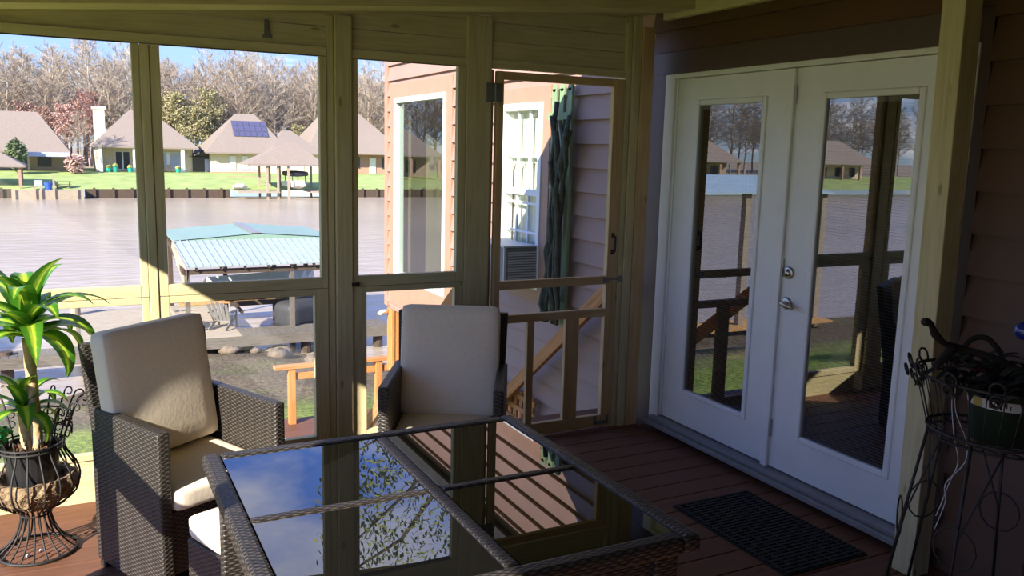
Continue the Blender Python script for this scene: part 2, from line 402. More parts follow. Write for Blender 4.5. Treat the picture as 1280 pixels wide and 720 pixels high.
o = b.build('ceiling', M['ceiling_wood']); tag(o, 'underside of the sloping wooden porch roof', 'ceiling', kind='structure')
def rafter(y, w, label, h=.14):
    b = MB(); b.beam((-4.28, y, roofz(-4.28)+h/2), (-.045, y, roofz(-.045)+h/2), w, h)
    o = b.build('roof_rafter', M['pine'], bevel=.003, loc=(-2, y, roofz(-2))); tag(o, label, 'rafter', group='porch roof rafters')
rafter(4.0, .18, 'doubled wooden rafter crossing the very top of the screen wall')
for y in (3.3, 2.7, 2.1, 1.5):
    rafter(y, .04, 'single wooden rafter under the porch roof, above the table and chairs')
# ledger on the house wall
b = MB(); b.box(-.078, -.036, -2.4, 4.2, 2.455, 2.62)
o = b.build('ledger_board', M['pine'], bevel=.003, loc=(-.02, 3, 2.455)); tag(o, 'pale ledger board fixed high on the brown wall above the french doors', 'board')

# back wall: header, infill boards, plates
b = MB()
for (xa, xb) in ((-3.9, -2.042), (-1.917, -1.286), (-1.139, -.274)): b.box(xa, xb, 4.272, 4.315, 2.125, 2.166)     # header trim
for (x0, x1) in ((-3.9, -2.041), (-1.917, -1.286), (-1.139, -.273)):
    z = 2.17; n = 3
    while z < roofz(x1)+.1:
        zt = z+.095
        za, zb = min(zt, roofz(x0)+.1), min(zt, roofz(x1)+.1)
        if zb > z+.01:
            za = max(za, z+.001)
            P = [(x0, 4.288, z), (x1, 4.288, z), (x0, 4.33, z), (x1, 4.33, z), (x0, 4.288, za), (x1, 4.288, zb), (x0, 4.33, za), (x1, 4.33, zb)]
            b.quadbox(P, (x1-x0, .04, .095))
        z = zt+.004
    P = [(x0, 4.28, max(2.17, roofz(x0)+.02)), (x1, 4.28, roofz(x1)+.02)]
b.beam((-3.9, 4.29, roofz(-3.9)+.045), (-.1, 4.29, roofz(-.1)+.045), .06, .07)
b.box(-3.9, -3.0, 4.28, 4.32, .0, .205); b.box(-2.79, -2.06, 4.28, 4.32, .0, .14); b.box(-1.86, -1.31, 4.28, 4.32, .0, .14)
o = b.build('wall_back', M['pine'], bevel=.003); tag(o, 'pale wooden header boards and kick boards of the screened end wall', 'wall', kind='structure')
def post(x0, x1, y0, y1, z0, z1, label, m='pine', extra=()):
    b = MB(); b.box(x0, x1, y0, y1, z0, z1)
    for e in extra: b.box(*e)
    o = b.build('porch_post', M[m], bevel=.004, loc=((x0+x1)/2, (y0+y1)/2, z0)); return tag(o, label, 'post')
post(-2.890, -2.850, YB, YB+.09, 0, 2.122, 'narrow wooden post behind the left wicker chair, between two screen panels')
post(-2.002, -1.918, YB-.012, YB+.088, 0, roofz(-1.96), 'sturdy wooden post in the middle of the screen wall, between the two chairs',
     extra=((-2.04, -2.005, YB+.01, YB+.08, 0, roofz(-2.02)),))
post(-1.285, -1.140, YB, YB+.09, 0, roofz(-1.21), 'wide wooden post beside the screen door, hinge side, behind the right wicker chair',
     extra=((-1.140, -1.112, YB+.03, YB+.09, 0, 2.12),))
post(-.272, -.236, YB-.0, YB+.09, 0, roofz(-.26), 'slim pale jamb post on the latch side of the screen door')
post(-.233, -.178, YB-.012, YB+.08, 0, roofz(-.2), 'pale corner stud between screen door and brown house wall')
post(-.175, -.092, YB-.02, YB+.02, 0, roofz(-.13)-.06, 'orange tinted trim board standing against the house wall corner', 'fresh')
b = MB(); b.beam((-.150, 2.194, 0), (-.150, 2.228, 2.455), .1, .1, up=(0, 1, 0))
tag(b.build('porch_post', M['pine'], bevel=.004, loc=(-.15, 2.19, 0)), 'square pale post standing at the right end of the french doors', 'post')

# left wall (outside the frame, it throws the rail and post shadows)
wl = thing('wall_left', 'open screened long side of the porch left of the photo', 'wall', (-3.9, 1, 0), kind='structure')
def lp(name, *bx):
    b = MB()
    for e in bx: b.box(*[e[i]-((-3.9, -3.9, 1, 1, 0, 0)[i]) for i in range(6)])
    return b.build(name, M['pine'], wl, bevel=.003)
for y in (4.31, 2.96, 1.6, .25, -1.1, -2.35): lp('post', (-3.95, -3.87, y-.06, y+.06, 0, roofz(-3.9)))
lp('rail', (-3.93, -3.88, -2.4, 4.3, .94, 1.06)); lp('header', (-3.95, -3.88, -2.4, 4.3, 2.05, roofz(-3.9)+.02)); lp('kick_board', (-3.94, -3.9, -2.4, 4.3, 0, .12))

b = MB(); b.box(-3.95, 0, -2.55, -2.42, 0, 2.62); b.box(-3.97, -3.93, -2.42, -.9, 0, roofz(-3.9))  # unseen walls added at the near end and near left to cut fill light
o = b.build('wall_front_blocker', M['siding_porch']); tag(o, 'unseen dark brown wall added behind the camera to keep the porch dim', 'wall', kind='structure')

def screen_panel(label, x0, x1, zb, zt, wl_, wr, wt, wb, y=YB+.006, shift=0, loc=None):
    t = thing('screen_panel', label, 'screen panel', ((x0+x1)/2, y, zb))
    def P(name, *bx):
        b = MB()
        for (a, c, d, e) in bx: b.box(a-(x0+x1)/2, c-(x0+x1)/2, 0, .04, d-zb, e-zb)
        return b.build(name, M['pine'], t, bevel=.003)
    P('stile', (x0, x0+wl_, zb, zt)); P('stile', (x1-wr, x1, zb, zt))
    P('top_rail', (x0+wl_, x1-wr, zt-wt, zt)); P('bottom_rail', (x0+wl_, x1-wr, zb, zb+wb))
    b = MB(); xm = (x0+x1)/2
    b.poly([(x0+wl_-xm, .03, wb), (x1-wr-xm, .03, wb), (x1-wr-xm, .03, zt-wt-zb), (x0+wl_-xm, .03, zt-wt-zb)])
    b.build('insect_screen', M['screen'], t)
    return t
screen_panel('upper screen panel above the potted plant, leftmost bay', -3.86, -2.892, .968, 2.123, .04, .032, .0, .055)
screen_panel('lower screen panel behind the potted plant, leftmost bay', -3.86, -2.892, .206, .966, .04, .032, .032, .03)
screen_panel('upper screen panel showing the green boathouse roof, second bay from the left', -2.848, -2.042, .968, 2.123, .043, .035, .0, .055)
screen_panel('lower screen panel directly behind the left wicker chair', -2.848, -2.042, .141, .966, .043, .072, .034, .04)
screen_panel('upper screen panel in front of the picture window, bay above the right chair', -1.916, -1.288, .968, 2.123, .034, .045, .0, .055)
screen_panel('lower screen panel directly behind the right wicker chair', -1.916, -1.288, .141, .966, .076, .05, .032, .04)
# little latch and hook
b = MB(); b.box(-1.925, -1.885, YB-.016, YB-.002, .975, .99)
b.box(-1.897, -1.885, YB-.022, YB-.012, .972, .993)
tag(b.build('turn_latch', M['black_iron'], loc=(-1.9, YB, .98)), 'small dark turn latch on the middle post beside the rail', 'latch')
b = MB(); b.box(-2.335, -2.315, 4.278, 4.288, 2.19, 2.275); b.box(-2.345, -2.30, 4.276, 4.288, 2.19, 2.205); b.tube([(-2.325, 4.284, 2.26), (-2.325, 4.255, 2.25), (-2.325, 4.25, 2.225)], .006)
tag(b.build('metal_hook', M['bracket'], loc=(-2.325, 4.288, 2.19)), 'small metal hook bracket on the header board over the second bay', 'hook')

# screen door = door_3
d3 = thing('door_3', 'light wood screen door with two lower balusters at the end of the house wall', 'door', (-.69, YB, 0), kind='structure')
dx = -.69
def dp(name, bx, m='fresh', bev=.004):
    b = MB()
    for (a, c, y0, y1, z0, z1) in bx: b.box(a-dx, c-dx, y0, y1, z0, z1)
    return b.build(name, M[m], d3, bevel=bev)
dp('stile', [(-1.108, -1.066, -.004, .034, .012, 2.112)]); dp('stile', [(-.352, -.279, -.004, .034, .012, 2.112)])
dp('top_rail', [(-1.066, -.352, -.002, .032, 2.068, 2.112)])
dp('middle_rail', [(-1.066, -.352, -.002, .032, .905, .955)]); dp('middle_rail', [(-1.066, -.352, -.002, .032, .708, .756)])
dp('bottom_rail', [(-1.066, -.352, -.002, .032, .012, .088)])
dp('baluster', [(-.878, -.833, .0, .03, .088, .708)]); dp('baluster', [(-.622, -.537+.01, .0, .03, .088, .708)])
b = MB(); b.poly([(-1.07-dx, .02, .08), (-.35-dx, .02, .08), (-.35-dx, .02, 2.07), (-1.07-dx, .02, 2.07)]); b.build('insect_screen', M['screen'], d3)
b = MB(); b.tube([(-.318-dx, -.004, 1.10), (-.318-dx, -.03, 1.105), (-.318-dx, -.03, 1.195), (-.318-dx, -.004, 1.20)], .007); b.box(-.328-dx, -.308-dx, -.008, -.003, 1.085, 1.115); b.box(-.328-dx, -.308-dx, -.008, -.003, 1.185, 1.215)
b.build('door_handle', M['black_iron'], d3)
b = MB(); b.tube([(-.36-dx, -.012, .93), (-.30-dx, -.014, .938), (-.262-dx, -.014, .935)], .005); b.box(-.375-dx, -.335-dx, -.01, -.004, .915, .945); b.box(-.275-dx, -.25-dx, -.018, -.012, .915, .955)
b.build('hook_latch', M['bracket'], d3)
b = MB(); b.box(-1.175-dx, -1.085-dx, -.014, -.004, 1.945, 2.045); b.tube([(-1.12-dx, -.016, 1.945), (-1.12-dx, -.016, 2.045)], .008)
b.build('spring_hinge', M['bracket'], d3)
b = MB(); b.box(-.40-dx, -.30-dx, -.008, -.003, .03, .05); b.box(-.40-dx, -.385-dx, -.008, -.003, .03, .085); b.box(-.315-dx, -.30-dx, -.008, -.003, .03, .085)
b.build('corner_brace', M['bracket'], d3)

# ------------------------------------------------------------------ house wall (x = 0 plane)
PH = .093; CO = .165
def laps(b, y0, y1, z0, z1, holes=()):
    k = math.floor((z0-PH)/CO)
    while PH+k*CO < z1:
        za, zb = PH+k*CO, PH+(k+1)*CO
        cuts = sorted({max(za, z0), min(zb, z1)} | {h[t] for h in holes for t in (2, 3) if max(za, z0) < h[t] < min(zb, z1)})
        for c0, c1 in zip(cuts, cuts[1:]):
            iv = [(y0, y1)]
            for h in holes:
                if h[2] < c1-1e-6 and h[3] > c0+1e-6:
                    nx = []
                    for (a, e) in iv:
                        if h[0] > a: nx.append((a, min(e, h[0])))
                        if h[1] < e: nx.append((max(a, h[1]), e))
                    iv = [t for t in nx if t[1]-t[0] > 1e-4]
            xf = lambda z: -.034+.030*(z-za)/CO
            for (a, e) in iv:
                P = [(xf(c0), a, c0), (.012, a, c0), (xf(c0), e, c0), (.012, e, c0), (xf(c1), a, c1), (.012, a, c1), (xf(c1), e, c1), (.012, e, c1)]
                b.quadbox(P, (.02, e-a, c1-c0))
        k += 1
ym, W, zs = 3.1994, .9246, .09
yL, yR_ = ym+W, ym-W
door_hole = (yR_-.09, yL+.09, 0, 2.15)
b = MB(); laps(b, -2.4, 4.36, .0, 2.99, [(yR_-.10, 4.36, -.1, 2.28)])
b.box(.013, .16, -2.4, yR_-.055, 0, 2.99); b.box(.013, .16, yL+.09, 4.36, 0, 2.99); b.box(.013, .16, yR_-.055, yL+.09, 2.15, 2.99)
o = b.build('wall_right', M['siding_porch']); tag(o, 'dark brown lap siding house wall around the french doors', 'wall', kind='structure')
b = MB(); b.box(-.022, .012, yL+.09, 4.36, 0, 2.28); b.box(-.022, .012, yR_-.10, yR_-.055, 0, 2.28); b.box(-.024, .012, yR_-.10, 4.36, 2.15, 2.28)
b.box(-.03, .012, yR_-.055, yL+.09, 0, .03)
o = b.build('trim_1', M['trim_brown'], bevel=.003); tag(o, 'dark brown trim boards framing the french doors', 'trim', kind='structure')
b = MB()
b.box(-.025, .10, yL+.003, yL+.09, .03, 2.15); b.box(-.025, .10, yR_-.055, yR_-.003, .03, 2.15); b.box(-.025, .10, yR_-.003, yL+.003, 2.124, 2.15)
b.box(-.01, .0, yL-.012, yL+.003, .09, 2.124); 
o = b.build('trim_2', M['white'], bevel=.004); tag(o, 'white painted outer frame of the french doors', 'trim', kind='structure')
b = MB(); b.box(-.085, .10, yR_-.06, yL+.06, .03, .058); b.box(-.06, .10, yR_-.05, yL+.05, .058, .082)
o = b.build('trim_3', M['alu'], bevel=.004); tag(o, 'grey aluminium threshold under the french doors', 'threshold', kind='structure')
def french(name, y0, y1, label, hardware, astragal):
    yc = (y0+y1)/2; t = thing(name, label, 'door', (0, yc, zs), kind='structure')
    gl = .2101; g0, g1 = .3086-zs, 1.9652-zs; H = 2.03; a, e = y0-yc+.002, y1-yc-.002; ga, ge = a+gl-.032, e-gl+.032
    b = MB(); b.box(0, .045, a, ga, 0, H); b.box(0, .045, ge, e, 0, H); b.box(0, .045, ga, ge, 0, g0-.032); b.box(0, .045, ga, ge, g1+.032, H)
    b.build('door_panel', M['white'], t)
    b = MB()
    w = .032
    b.box(-.009, .03, ga, ga+w, g0-w, g1+w); b.box(-.009, .03, ge-w, ge, g0-w, g1+w); b.box(-.009, .03, ga+w, ge-w, g0-w, g0); b.box(-.009, .03, ga+w, ge-w, g1, g1+w)
    b.build('glazing_bead', M['white'], t, bevel=.007)
    b = MB(); b.poly([(.006, ga+w, g0), (.006, ga+w, g1), (.006, ge-w, g1), (.006, ge-w, g0)]); b.build('glass_pane', M['glass'], t)
    b = MB(); z = g0+.006
    while z < g1-.02:
        b.poly([(.018, ga+w+.004, z), (.018, ge-w-.004, z), (.031, ge-w-.004, z+.0018), (.031, ga+w+.004, z+.0018)]); z += .0145
    b.box(.016, .034, ga+w+.002, ge-w-.002, g1-.022, g1-.002)
    for q in (.2, .8):
        yy = ga+w+(ge-ga-2*w)*q; b.box(.024, .0245, yy-.0006, yy+.0006, g0, g1)
    b.build('mini_blind', M['blind'], t)
    if hardware:
        for zz, kind in ((1.117, 'deadbolt'), (.962, 'door_handle')):
            yy = 3.143-yc; z0 = zz-zs; b = MB()
            ang = [(math.cos(2*PI*k/20), math.sin(2*PI*k/20)) for k in range(20)]
            b.tube([(-.0, yy, z0), (-.008, yy, z0), (-.012, yy, z0)], [.032, .032, .026], 20)
            if kind == 'deadbolt': b.tube([(-.01, yy, z0), (-.024, yy, z0)], [.02, .017], 16)
            else:
                b.tube([(-.01, yy, z0), (-.045, yy, z0)], .011, 12)
                b.tube([(-.045, yy, z0), (-.052, yy-.02, z0+.004), (-.05, yy-.06, z0-.004), (-.046, yy-.085, z0-.012)], [.013, .013, .010, .007], 10)
            b.build(kind, M['nickel'], t, smooth=True)
    if astragal:
        b = MB(); b.box(-.018, -.0005, y0-yc-.012, y0-yc+.034, -.008, H); b.build('astragal', M['white'], t, bevel=.005)
        b = MB()
        for zz in (.16, 1.0, 1.86): b.box(-.012, -.001, y0-yc-.020, y0-yc-.013, zz, zz+.09)
        b.build('strike_plate', M['nickel'], t)
    return t
french('door_1', ym, yL, 'white french door leaf with blinds nearest the screen wall, left leaf', False, True)
french('door_2', yR_, ym, 'white french door leaf with knob and deadbolt, right leaf', True, False)
# room behind the glass
b = MB(); b.box(.16, 3.5, .9, .95, 0, 2.6); b.box(.16, 3.5, 5.2, 5.25, 0, 2.6); b.box(3.45, 3.5, .9, 5.25, 0, 2.6); b.box(.16, 3.5, .9, 5.25, 2.55, 2.6); b.box(.16, 3.5, .9, 5.25, -.03, .03)
o = b.build('wall_interior', M['room']); tag(o, 'dim room behind the french doors', 'wall', kind='structure')
# wing beyond the porch
w1 = (7.586, 9.052, .25, 2.21); w2 = (5.69, 6.385, .62, 2.05)
tr1 = (w1[0]-.14, w1[1]+.16, -.06, w1[3]+.15); tr2 = (w2[0]-.11, w2[1]+.11, w2[2]-.09, w2[3]+.12)
b = MB(); laps(b, 4.36, 7.44, -.42, 3.02, [tr2]); laps(b, 7.44, 9.37, -.125, 3.02, [tr1])
h = .05
for (y0, y1, z0, z1) in ((4.36, w2[0], -.42, 3.02), (w2[1], 7.44, -.42, 3.02), (w2[0], w2[1], -.42, w2[2]), (w2[0], w2[1], w2[3], 3.02),
                         (7.44, w1[0], -.125, 3.02), (w1[1], 9.37, -.125, 3.02), (w1[0], w1[1], -.125, w1[2]), (w1[0], w1[1], w1[3], 3.02)):
    b.box(.013, .16, y0, y1, z0, z1)
b.box(.013, 6, 9.22, 9.37, -.125, 3.02); b.box(.0, 6, 7.3, 9.37, -.16, -.125)
# lake-side courses
z = -.07
while z < 3.0:
    b.box(0, 6, 9.37, 9.392, z-.055, z+.012); z += CO
for yy in (5.0, 7.35): b.box(.16, 2.5, yy-.02, yy+.02, -.2, 3.2)
b.box(2.46, 2.5, 4.4, 9.3, -.2, 3.2)
o = b.build('wall_exterior', M['siding']); tag(o, 'tan brown lap siding wing of the house beyond the screen door', 'wall', kind='structure')
b = MB()
for (y0, y1, z0, z1), (a, e, c, d) in (((tr1), w1), ((tr2), w2)):
    b.box(-.036, .012, y0, a, z0, z1); b.box(-.036, .012, e, y1, z0, z1); b.box(-.036, .012, a, e, z0, c); b.box(-.036, .012, a, e, d, z1)
b.box(-.034, .012, 9.30, 9.40, -.13, 2.97)
o = b.build('trim_4', M['trim_tan'], bevel=.003); tag(o, 'tan trim boards around the wing windows and corner', 'trim', kind='structure')
b = MB(); b.box(-.09, 6, -2.6, 9.45, 3.0, 3.03); b.box(-.11, -.09, -2.6, 9.45, 2.97, 3.10)
b.poly([(-.11, -2.6, 3.10), (6, -2.6, 4.0), (6, 9.45, 4.0), (-.11, 9.45, 3.10)]); b.poly([(-.11, 9.45, 3.0), (6, 9.45, 3.0), (6, 9.45, 4.0), (-.11, 9.45, 3.10)])
o = b.build('roof', M['darkwall']); tag(o, 'dark eaves and roof of the house above the wing wall', 'roof', kind='structure')
def window(name, w, label, lights, curtain, rail):
    y0, y1, z0, z1 = w; yc = (y0+y1)/2; t = thing(name, label, 'window', (0, yc, z0), kind='structure'); a, e, H = y0-yc, y1-yc, z1-z0
    b = MB(); f = .055
    b.box(-.045, .05, a, a+f, 0, H); b.box(-.045, .05, e-f, e, 0, H); b.box(-.045, .05, a+f, e-f, 0, f); b.box(-.045, .05, a+f, e-f, H-f, H)
    b.build('window_frame', M['vinyl'], t, bevel=.004)
    b = MB(); b.poly([(.006, a+f, f), (.006, a+f, H-f), (.006, e-f, H-f), (.006, e-f, f)]); b.build('glass_pane', M['winglass'] if lights else M['picglass'], t)
    if rail:
        b = MB(); b.box(-.03, .03, a+f, e-f, H*rail-.025, H*rail+.025); b.build('meeting_rail', M['vinyl'], t, bevel=.003)
    if lights:
        b = MB(); nx, nz = lights
        for k in range(1, nx):
            yy = a+f+(e-a-2*f)*k/nx; b.box(-.012, .005, yy-.009, yy+.009, f, H-f)
        for zz in nz: b.box(-.013, .004, a+f, e-f, H*zz-.009, H*zz+.009)
        b.build('muntin', M['vinyl'], t)
    if curtain:
        b = MB(); n = 40
        for k in range(n):
            ya, yb = a+f+(e-a-2*f)*k/n, a+f+(e-a-2*f)*(k+1)/n
            xa, xb = .06+.004*math.sin(k*1.3), .06+.004*math.sin((k+1)*1.3)
            b.poly([(xa, ya, .03), (xb, yb, .03), (xb, yb, H-.03), (xa, ya, H-.03)])
            b.poly([(xa-.012, ya, H*(.66+.02*math.sin(k*.6))), (xb-.012, yb, H*(.66+.02*math.sin(k*.6))), (xb-.012, yb, H-.03), (xa-.012, ya, H-.03)])
        b.build('curtain', M['curtain'], t)
    else:
        b = MB(); b.box(1.2, 1.22, e-.25, e-.1, .0, H); b.build('curtain', M['curtain'], t)
    return t
window('window_1', w1, 'tall white framed picture window in the wing wall', None, False, 0)
window('window_2', w2, 'white double hung window with muntins and cream curtain seen through the screen door', (3, (.30, .46, .72)), True, .52)
b = MB()
for k in range(4):
    pass
# air conditioner
t = thing('window_air_conditioner', 'grey window air conditioner under the double hung window', 'air conditioner', (-.02, 5.98, .66))
b = MB(); b.box(-.30, 0.0, -.27, .27, .0, .30); b.build('cabinet', M['ac'], t, bevel=.01)
b = MB()
for k in range(12): b.box(-.27, -.03, -.279, -.270, .035+k*.02, .045+k*.02)
b.build('side_louvre', M['acgrille'], t)
b = MB(); b.box(-.305, -.285, -.275, -.262, 0, .302); b.box(-.31, -.03, -.28, .28, .30, .312); b.build('edge_trim', M['acgrille'], t)
# trellis with bundled vine
t = thing('garden_trellis', 'green picket trellis leaning on the siding wrapped in dark dry vine', 'trellis', (-.07, 5.34, .45))
b = MB()
for k in (-.11, 0, .11):
    b.box(-.012, .012, k-.03, k+.03, 0, 1.68); b.tube([(-.012, k, 1.68), (.012, k, 1.68)], .03, 12)
b.build('picket', M['shutter'], t, bevel=.004)
for z in (1.46, .12): b = MB(); b.box(-.03, -.012, -.16, .16, z, z+.05); b.build('crossbar', M['shutter'], t)
b = MB()
for k in range(7):
    y0 = R.uniform(-.11, .05); top = R.uniform(1.0, 1.5) if k > 2 else 1.58-.1*k
    pts = [(-.05-R.uniform(0, .05), y0+.04*math.sin(i*.9+k)-.01*i, top*i/9) for i in range(10)]
    b.tube(pts, [.019+.006*math.sin(i*2.1+k) for i in range(10)], 7)
b.build('dry_vine', M['vine'], t, smooth=True)
# handrails of the stair going down to the lake
def handrail(x, y0, y1, label, z0=.86):
    b = MB(); sl = .762; L = Vector((x, y1, z0-(y1-y0)*sl))
    b.beam((x, y0, z0), L, .04, .095)
    for yy in (y1-.1,):
        zz = z0-(yy-y0)*sl; b.box(x-.045, x+.045, yy-.045, yy+.045, zz-.95, zz-.03)
    o = b.build('stair_handrail', M['cedar'], bevel=.004, loc=(x, y0, z0)); tag(o, label, 'handrail', group='stair handrails')
handrail(-.15, 4.48, 6.3, 'sloping wooden handrail along the siding behind the screen door')
handrail(-1.22, 4.5, 6.95, 'sloping wooden handrail going down behind the right wicker chair')
b = MB(); zz = -.03; yy = 4.42
b.box(-1.2, -.05, 4.42, 4.72, -.07, -.035)
for k in range(9):
    b.box(-1.2, -.06, 4.72+k*.25, 4.99+k*.25, -.23-k*.19, -.195-k*.19)
for x in (-1.19, -.1): b.beam((x, 4.6, -.16), (x, 6.95, -1.95), .04, .25)
o = b.build('stair', M['deck'], loc=(-.6, 4.5, -1.9)); tag(o, 'brown wooden stair descending from the screen door', 'stair')
b = MB()
for k in range(9): b.box(-.09, -.07, 5.62+k*.09, 5.66+k*.09, -.72, -.22)
for k in range(5): b.box(-.10, -.085, 5.58, 6.4, -.68+k*.1, -.64+k*.1)
o = b.build('lattice_panel', M['cedar'], loc=(-.08, 6, -.72)); tag(o, 'small sunlit orange lattice panel low behind the screen door', 'lattice')
def strappy(name, loc, n, L, m, label, cat, w=.03, seed=1, up=(.5, 1.2)):
    rr = random.Random(seed); b = MB()
    for k in range(n):
        leafstrip(b, (0, 0, 0), rr.uniform(0, 2*PI), rr.uniform(*up), L*rr.uniform(.7, 1.1), w, rr.uniform(.8, 2.2))
    o = b.build(name, m); o.location = loc; return tag(o, label, cat)
def leafstrip(b, p, az, el, L, w, droop, n=8, fold=.25):
    p = Vector(p); prev = None; e = el; ds = L/n
    for i in range(n+1):
        t = i/n; ww = w*math.sin(PI*(.12+.88*t)**.8)**.8*.5 if t < 1 else .001
        d = Vector((math.cos(az)*math.cos(e), math.sin(az)*math.cos(e), math.sin(e)))
        sd = Vector((-math.sin(az), math.cos(az), 0)); nn = d.cross(sd)*-1
        row = [p-sd*ww+nn*(-ww*fold), Vector(p), p+sd*ww+nn*(-ww*fold)]
        if nn.z < 0: pass
        if prev:
            for q in (0, 1):
                b.poly([prev[q], prev[q+1], row[q+1], row[q]], [((i-1)/n, q*.5), ((i-1)/n, q*.5+.5), (t, q*.5+.5), (t, q*.5)])
        prev = row; p = p+d*ds; e -= droop*ds/L*(.5+t)
strappy('leafy_shrub', (-.56, 5.6, -.80), 30, .5, M['leafgreen'], 'low leafy plant growing at the foot of the siding', 'plant', .07, 3)

# ------------------------------------------------------------------ furniture
def armchair(loc, rz, label, tilt, shift, rise, turn=0):
    t = thing('wicker_armchair', label, 'chair', loc, rz, group='wicker armchairs')
    W, D, H = .55, .50, .662
    for s in (-1, 1):
        x = s*(W/2-.024); b = MB(True); b.box(x-.024, x+.024, -D/2, D/2, .03, H); b.build('arm_panel', M['wicker'], t, bevel=.01)
        for y in (-D/2+.03, D/2-.03):
            b = MB(True); b.box(x-.018, x+.018, y-.018, y+.018, 0, .03); b.build('foot', M['black_iron'], t)
    b = MB(True); b.box(-W/2+.05, W/2-.05, D/2-.05, D/2-.005, .03, .40)
    b.quadbox([(-W/2+.02, D/2-.03, .40), (W/2-.02, D/2-.03, .40), (-W/2+.02, D/2+.005, .40), (W/2-.02, D/2+.005, .40),
               (-W/2+.005, D/2+.045, .90), (W/2-.005, D/2+.045, .90), (-W/2+.005, D/2+.085, .90), (W/2-.005, D/2+.085, .90)], (W-.02, .045, .5))
    b.build('backrest', M['wicker'], t, bevel=.008)
    b = MB(True); b.box(-W/2+.05, W/2-.05, -D/2+.02, D/2-.05, .30, .345); b.box(-W/2+.05, W/2-.05, -D/2+.015, -D/2+.05, .10, .345); b.build('seat_base', M['wicker'], t, bevel=.006)
    b = MB(); b.pillow((0, -.025, .392), (W/2-.052, D/2-.01, .044), .022, .008); b.build('seat_cushion', M['cushion'], t, smooth=True)
    rot = Matrix.Rotation(turn, 3, 'Z') @ Matrix.Rotation(tilt, 3, 'Y') @ Matrix.Rotation(math.radians(90-8), 3, 'X')
    b = MB(); b.pillow((shift, D/2-.075, .70+rise), (.236, .262, .050), .024, .012, rot); b.build('back_cushion', M['cushion'], t, smooth=True)
    return t
armchair((-2.815, 3.491, 0), .4387, 'wicker armchair with cream cushions beside the potted plant, at the left', math.radians(-1.5), -.03, 0.012, .13)
armchair((-1.691, 3.531, 0), -.4943, 'wicker armchair with cream cushions behind the table, near the screen door', 0, 0, -.012)
def ottoman(loc, rz, label):
    t = thing('wicker_ottoman', label, 'ottoman', loc, rz); w = .2
    b = MB(True); b.box(-w, w, -w, w, .03, .335); b.build('base', M['wicker'], t, bevel=.008)
    for sx in (-1, 1):
        for sy in (-1, 1):
            b = MB(True); b.box(sx*.17-.018, sx*.17+.018, sy*.17-.018, sy*.17+.018, 0, .03); b.build('foot', M['black_iron'], t)
    b = MB(); b.pillow((0, 0, .376), (w, w, .042), .022, .008); b.build('cushion', M['cushion'], t, smooth=True)
ottoman((-2.63, 2.87, 0), .38, 'small wicker ottoman with cream cushion tucked under the left table corner')
# table
tx0, tx1, ty0, ty1, tz = -2.865, -1.785, 1.60, 2.685, .735
t = thing('patio_table', 'square wicker patio table with four dark glass panels', 'table', ((tx0+tx1)/2, (ty0+ty1)/2, 0))
hx, hy = (tx1-tx0)/2, (ty1-ty0)/2; e = .052
b = MB(True); b.box(-hx, -hx+e, -hy, hy, tz-.05, tz); b.box(hx-e, hx, -hy, hy, tz-.05, tz); b.box(-hx+e, hx-e, hy-e, hy, tz-.05, tz); b.box(-hx+e, hx-e, -hy, -hy+e, tz-.05, tz)
b.build('rim', M['wicker'], t, bevel=.012)
cx = -2.302-(tx0+tx1)/2; cy = 2.149-(ty0+ty1)/2
b = MB(True); b.box(cx-.02, cx+.02, -hy+e, hy-e, tz-.04, tz-.001); b.box(-hx+e, cx-.02, cy-.018, cy+.018, tz-.04, tz-.001); b.box(cx+.02, hx-e, cy-.018, cy+.018, tz-.04, tz-.001); b.build('cross_bar', M['wicker'], t, bevel=.009)
for (a, c) in ((-hx+e+.002, cx-.022), (cx+.022, hx-e-.002)):
    for (d, g) in ((-hy+e+.002, cy-.02), (cy+.02, hy-e-.002)):
        b = MB(True); b.box(a, c, d, g, tz-.012, tz-.006); b.build('glass_panel', M['tabletop'], t, bevel=.001)
b = MB(); i = .05; b.box(-hx+i, -hx+i+.03, -hy+i, hy-i, tz-.15, tz-.05); b.box(hx-i-.03, hx-i, -hy+i, hy-i, tz-.15, tz-.05); b.box(-hx+i, hx-i, hy-i-.03, hy-i, tz-.15, tz-.05); b.box(-hx+i, hx-i, -hy+i, -hy+i+.03, tz-.15, tz-.05)
b.build('apron', M['wicker'], t, bevel=.005)
for sx in (-1, 1):
    for sy in (-1, 1):
        b = MB(True); b.box(sx*(hx-.075)-.035, sx*(hx-.075)+.035, sy*(hy-.075)-.035, sy*(hy-.075)+.035, 0, tz-.05); b.build('leg', M['wicker'], t, bevel=.006)
# door mat
t = thing('door_mat', 'black rubber door mat lying in front of the french doors', 'mat', (-.435, 2.74, 0))
b = MB(); b.box(-.235, .235, -.375, .375, 0, .006); b.build('backing', M['rubber'], t)
b = MB(); k = -.365
while k < .37:
    b.box(-.23, .23, k, k+.012, .006, .012); k += .025
k = -.22
while k < .225:
    b.box(k, k+.01, -.37, .37, .006, .0115); k += .05
b.build('ribs', M['rubber'], t)

